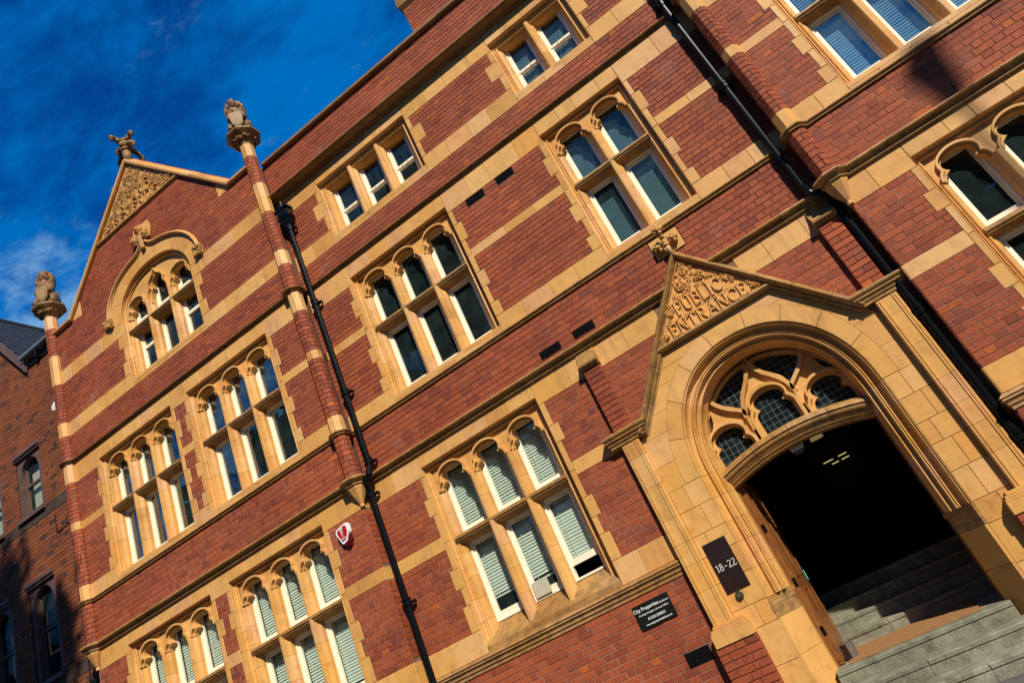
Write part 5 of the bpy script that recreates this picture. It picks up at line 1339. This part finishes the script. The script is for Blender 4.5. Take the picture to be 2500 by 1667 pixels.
lion(XL1, YL, 'carved stone lion with shield on the gable pier above the rainwater hopper')

# ---------------------------------------------------------------- neighbouring building
NBD = empty('neighbour_building', 'brown brick building with slate gable roof and arched sash windows, adjoining on the left', 'building', (-14, 0, -1.55))
def nb(mb, name, mat, parent=None, **k):
    o = mb.build(name, mat, None, (-14, 0, -1.55) if parent is None else None, **k); o.parent = parent or NBD
    if parent is None: o.location = (0, 0, 0)
    else: o.location = (0, 0, 0); o.data.transform(Matrix.Translation((14, 0, 1.55)))
    return o
nwin = []
for cx in (-13.685, -15.05, -16.41, -17.77):
    for z0, z1 in ((6.83, 8.30), (3.55, 5.50), (0.30, 2.25)): nwin.append((cx, z0, z1))
BLOCK['N'] = [(c - .42, c + .42, a - .02, b) for c, a, b in nwin] + [(-12.95 - .0, -12.2, -9, -9)]
FUNC['N'] = []
sold = [(6.60, 6.83), (3.32, 3.55), (.07, .30)]
keep, BRICKS = BRICKS, []
z = -1.55
edges = [-1.55, .07, .30, 3.32, 3.55, 6.60, 6.83, 10.23]
for a, b in zip(edges[:-1], edges[1:]):
    if (round(a, 2), round(b, 2)) in sold:
        continue
    lay('N', -18.2, -12.20, a, b, 0.0, ext=None)
lay('N', 0, 0, 10.23, 12.8, 0.0, ext=lambda q: (-17.28 + (q - 10.23) / 1.366, -13.38 - (q - 10.23) / 1.366))
NBR = [(b[0] + 14, b[1] + 14, b[2] + 1.55, b[3] + 1.55, b[4]) for b in BRICKS]
BRICKS = keep
def emit_n(bricks):
    off = lambda b: proj((b[0] + b[1]) / 2 - 14, 0, (b[2] + b[3]) / 2 - 1.55)
    vis = [b for b in bricks if 2 < off(b)[0] < 330 and 780 < off(b)[1] < 1665]; vis.sort(key=lambda b: off(b)[2]); ids = {id(b) for b in vis[:300]}; cache = {}
    for b in vis[:300]:
        k = (round(b[1] - b[0], 3), round(b[3] - b[2], 3))
        if k not in cache:
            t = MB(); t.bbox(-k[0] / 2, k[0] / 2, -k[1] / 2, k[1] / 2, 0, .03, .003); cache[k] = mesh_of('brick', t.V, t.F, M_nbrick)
        o = bpy.data.objects.new('brick', cache[k]); COL.objects.link(o); o.parent = NBD; o.location = ((b[0] + b[1]) / 2, b[4], (b[2] + b[3]) / 2)
    t = MB()
    for b in bricks:
        if id(b) not in ids: t.bbox(b[0], b[1], b[2], b[3], b[4], b[4] + .03, .003)
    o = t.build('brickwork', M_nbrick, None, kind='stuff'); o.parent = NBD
emit_n(NBR)
M_nbdark = brick_mat('blue_brick', [(0, (.040, .024, .018)), (1, (.075, .045, .032))], .8)
t = MB()
for a, b in sold:
    x = -18.2
    while x < -12.3: t.bbox(x + .004, x + .0785, a + .004, b - .004, -.004, .03, .003); x += .0825
nb(t, 'soldier_course', M_nbdark, kind='stuff')
o = mortar_wall('wall', -18.2, -12.2, -1.7, 10.23, .0065, [(c - .42, c + .42, a - .02, b) for c, a, b in nwin], M_mortar_dark, None); o.data.transform(Matrix.Translation((14, 0, 1.55))); o.parent = NBD
m = MB(); m.prism([(-17.28, 10.23), (-13.38, 10.23), (-15.33, 12.88)], .02, .2); nb(m, 'gable_wall', M_mortar_dark)
for cx, za, zb in nwin:
    m = MB(); w = .415; zsp = zb - .52
    m.prism([(cx - w, za), (cx + w, za), (cx + w, zb), (cx - w, zb)], .035, .16, [[(cx + .30, za + .04), (cx + .30, zsp)] + [(cx + .30 * math.cos(t_), zsp + .36 * math.sin(t_)) for t_ in [math.pi * i / 16 for i in range(1, 16)]] + [(cx - .30, zsp), (cx - .30, za + .04)]])
    m.box(cx - w - .02, cx + w + .02, -.05, .05, zb - .06, zb + .01); m.box(cx - w - .01, cx + w + .01, -.02, .04, zb - .11, zb - .062)
    m.box(cx - w - .02, cx + w + .02, -.06, .12, za - .05, za + .035)
    wn_ = nb(m, 'window', M_purple)
    f = MB(); y = .12; zm = za + (zb - za) * .50
    f.box(cx - .30, cx - .255, y, y + .05, za + .04, zb - .1); f.box(cx + .255, cx + .30, y, y + .05, za + .04, zb - .1); f.box(cx - .255, cx + .255, y - .01, y + .05, zm - .025, zm + .025); f.box(cx - .255, cx + .255, y, y + .05, za + .04, za + .09)
    nb(f, 'sash_frame', M_purple, wn_)
    g = MB(); g.add([(cx - .26, y + .03, za + .05), (cx + .26, y + .03, za + .05), (cx + .26, y + .03, zb - .1), (cx - .26, y + .03, zb - .1)], [(0, 1, 2, 3)]); nb(g, 'glass_pane', M_glass_dim, wn_)
    if za > 6:
        c_ = MB(); c_.add([(cx - .26, y + .12, za + .05), (cx + .26, y + .12, za + .05), (cx + .26, y + .12, zb - .42), (cx - .26, y + .12, zb - .42)], [(0, 1, 2, 3)]); nb(c_, 'window_blind', M_card, wn_)
m = MB(); m.box(-18.2, -12.35, 2.0, 2.1, -1.6, 10.2); m.box(-18.3, -18.19, .02, 2.1, -1.6, 10.2); nb(m, 'interior', M_curtain)
# slates in rows on the slope facing the camera, ridge running back
s_ = MB(); Ls = math.hypot(1.95, 2.665); ux, uz = -1.95 / Ls, 2.665 / Ls; nx, nz = 2.665 / Ls, 1.95 / Ls
row = 0; q = 0.0
while q < Ls:
    y = -.10 + (.15 if row % 2 else 0)
    while y < 9.0:
        a, b = y + .004, y + .296; x0, z0_ = -13.30 + ux * q, 10.20 + uz * q; x1, z1_ = -13.30 + ux * (q + .30), 10.20 + uz * (q + .30); l = .020 + random.uniform(0, .006)
        s_.add([(x0 + nx * l, a, z0_ + nz * l), (x0 + nx * l, b, z0_ + nz * l), (x1 + nx * .004, b, z1_ + nz * .004), (x1 + nx * .004, a, z1_ + nz * .004), (x0, a, z0_), (x0, b, z0_)], [(0, 1, 2, 3), (4, 5, 1, 0)]); y += .30
    q += .20; row += 1
roof = nb(s_, 'roof_slates', M_slate, kind='stuff')
m = MB(); m.add([(-13.30, -.08, 10.19), (-13.30, 9, 10.19), (-15.33, 9, 12.96), (-15.33, -.08, 12.96)], [(0, 1, 2, 3)]); m.add([(-15.33, -.08, 12.96), (-15.33, 9, 12.96), (-17.36, 9, 10.19), (-17.36, -.08, 10.19)], [(0, 1, 2, 3)]); nb(m, 'roof', M_slate)
m = MB(); m.cyl((-15.33, -.1, 12.99), (-15.33, 9, 12.99), .07, 8); nb(m, 'ridge_tiles', M_slate)
for s in (1, -1):
    m = MB(); c0 = -15.33; e = [(c0 + s * 2.03, 10.02), (c0 + s * 2.03, 10.24), (c0, 13.0), (c0, 12.72)]; m.prism(e if s > 0 else e[::-1], -.09, -.03); nb(m, 'bargeboard', M_purple)
m = MB(); m.box(-13.30, -12.2, -.03, .04, 10.12, 10.30); nb(m, 'fascia', M_iron)
m = MB(); n = 10
sec = [(-.12 + .055 * math.cos(math.pi + math.pi * i / n), 10.36 + .055 * math.sin(math.pi + math.pi * i / n)) for i in range(n + 1)]
m.add([(x, y, z) for x in (-13.34, -12.2) for y, z in sec], [(i, i + 1, n + 2 + i, n + 1 + i) for i in range(n)]); m.box(-13.34, -12.2, -.178, -.168, 10.355, 10.375); m.box(-13.34, -12.2, -.07, -.03, 10.29, 10.36); nb(m, 'gutter', M_lead)
m = MB(); m.cyl((-12.86, -.11, 10.31), (-12.86, -.08, 10.18), .04, 10); m.box(-12.9, -12.82, -.13, 0, 10.15, 10.20); nb(m, 'gutter_outlet', M_iron)
m = MB(); m.add([(-13.30, -.05, 10.30), (-12.0, -.05, 10.30), (-12.0, 6, 11.5), (-13.30, 6, 11.5)], [(0, 1, 2, 3)]); nb(m, 'lean_roof', M_slate)
m = MB(); m.tube([(-13.0, -.015, 6.50), (-13.0, -.015, 6.16), (-12.93, -.015, 6.10), (-12.62, -.015, 6.16), (-12.58, -.015, 6.10), (-12.58, -.015, -1.0)], .009, 6); nb(m, 'cable', M_iron)
m = MB(); m.box(-12.42, -12.36, -.16, -.0, 8.62, 8.70); m.box(-12.41, -12.37, -.20, -.12, 8.50, 8.62)
tag(m.build('wall_lamp', M_plastic, None, (-12.39, 0, 8.5)), 'tiny white wall lamp in the corner where the brown brick meets the terracotta banded pier', 'wall lamp')
m = MB(); m.tube([(-12.42, -.07, 3.05), (-12.42, -.07, -1.55)], .05, 12); m.cyl((-12.42, -.07, 3.0), (-12.42, -.07, 3.1), .07, 12)
tag(m.build('downpipe', M_iron, None, (-12.42, -.07, -1.55)), 'short black downpipe below the leftmost corbel beside the brown brick building', 'downpipe')

# ---------------------------------------------------------------- street lamp and trees across the road
def toward_sun(p, s): return Vector((p[0] + s * .82, p[1] - s * 1.0, p[2] + s * 1.10))
lp = toward_sun((3.17, YL, 3.98), 13.5)
E_ = empty('street_lamp', 'very tall black lighting mast across the road behind the camera', 'street lamp', (lp.x, lp.y, -1.69))
m = MB(); m.cyl((lp.x, lp.y, -1.69), (lp.x, lp.y, 0.2), .11, 14, .10); m.cyl((lp.x, lp.y, .2), (lp.x, lp.y, lp.z - .25), .075, 12, .05); under(E_, m, 'post', M_iron, (lp.x, lp.y, -1.69))
m = MB()
for za, zb, ra, rb in ((-.45, -.40, .06, .13), (-.40, .20, .13, .20), (.20, .28, .23, .17), (.28, .42, .17, .04), (.42, .50, .03, .03)): m.cyl((lp.x, lp.y, lp.z + za), (lp.x, lp.y, lp.z + zb), ra, 12, rb)
under(E_, m, 'lantern', M_iron, (lp.x, lp.y, -1.69))
def tree(x, y, ztop, zlow, rx, ry, label, seed, nleaf, big=1.0):
    rnd = random.Random(seed); E_ = empty('street_tree', label, 'tree', (x, y, -1.69), 'trees across the road')
    zc = (ztop + zlow) / 2; rz = (ztop - zlow) / 2
    m = MB(); m.cyl((x, y, -1.69), (x, y, zc), .38, 12, .18)
    tips = []
    for k in range(26):
        a = rnd.random() * 6.28; h = zlow - 1.0 + (zc - zlow + 1) * rnd.random(); d = rnd.random() ** .5
        t = (x + rx * .8 * d * math.cos(a), y + ry * .8 * d * math.sin(a), h + rz * (.4 + .9 * rnd.random())); m.cyl((x, y, h), t, .09, 6, .02); tips.append(t)
    under(E_, m, 'trunk', M_bark, (x, y, -1.69))
    cl = []
    while len(cl) < 60:
        u = [rnd.uniform(-1, 1) for _ in range(3)]
        if .2 < sum(q * q for q in u) < 1: cl.append((x + rx * u[0], y + ry * u[1], zc + rz * u[2], rnd.uniform(.5, 1.2)))
    V = []; F = []
    for k in range(nleaf):
        c = rnd.choice(cl); p = Vector((c[0] + rnd.gauss(0, .45) * c[3], c[1] + rnd.gauss(0, .45) * c[3], c[2] + rnd.gauss(0, .40) * c[3]))
        d = Vector((rnd.gauss(0, 1), rnd.gauss(0, 1), rnd.gauss(0, 1))).normalized(); e = d.orthogonal().normalized(); s = rnd.uniform(.09, .17) * big; n = len(V)
        V += [p - d * s, p + e * s * .55, p + d * s, p - e * s * .55]; F.append((n, n + 1, n + 2, n + 3))
    V = [(v[0] - x, v[1] - y, v[2] + 1.69) for v in V]
    o = obj('crown', mesh_of('crown', [tuple(v) for v in V], F, M_leaf), E_)
c = toward_sun((-18.15, 0, 1.6), 14.0)
tree(c.x, c.y, c.z + 4.8, c.z - 6.6, 3.6, 3.0, 'tall leafy street tree across the road, casting shade on the brown brick building', 3, 110000, 1.25)
row = [(-62, -30, 22, 8.0, 'far away, farthest left'), (-44, -27, 20, 7.0, 'far away, left of the first'), (-29, -19, 16.6, 4.6, 'first from the far left'), (-21, -18, 16.4, 4.4, 'second from the far left'), (-13.5, -17.5, 22, 4.2, 'third, left of the tallest'), (-1.6, -19.5, 18, 2.6, 'nearest behind the camera'), (5.5, -22, 13.5, 4.0, 'low one right of the camera'), (13.5, -23, 13.0, 4.5, 'low one farther right'), (22, -22, 13, 4.5, 'low one at the far right')]
for i, (tx, ty, h, rr, where) in enumerate(row):  # unseen trees added to cut sky fill and darken window reflections
    tree(tx, ty, h, -0.5, rr, rr * .9, 'unseen tree added across the road to dim sky light, ' + where, 10 + i, 30000, 1.9)
OP = empty('added_terrace', 'unseen dark brick terrace added across the road to darken window reflections', 'building', (4, -30, -1.69))  # unseen block added to darken the fanlight reflection and horizon light
m = MB(); m.box(-34, 40, -36, -30, -1.69, 6.2); under(OP, m, 'wall', M_nbrick, (4, -30, -1.69))
m = MB(); m.prism([(-36.3, 6.0), (-29.7, 6.0), (-33, 8.6)], -34.3, 40.3); m.V = [(v[1], v[0], v[2]) for v in m.V]; under(OP, m, 'roof', M_slate, (4, -30, -1.69))
for i in range(18):
    for z in (-.2, 3.0):
        m = MB(); x = -32 + i * 4.1; m.box(x, x + 1.1, -30.02, -29.96, z, z + 1.7); under(OP, m, 'window', M_white if False else M_blacksign, (4, -30, -1.69))

# ---------------------------------------------------------------- lift everything to street level
for o in list(scene.objects):
    if o.parent is None and o.type in {'MESH', 'EMPTY'}: o.location.z += EYE
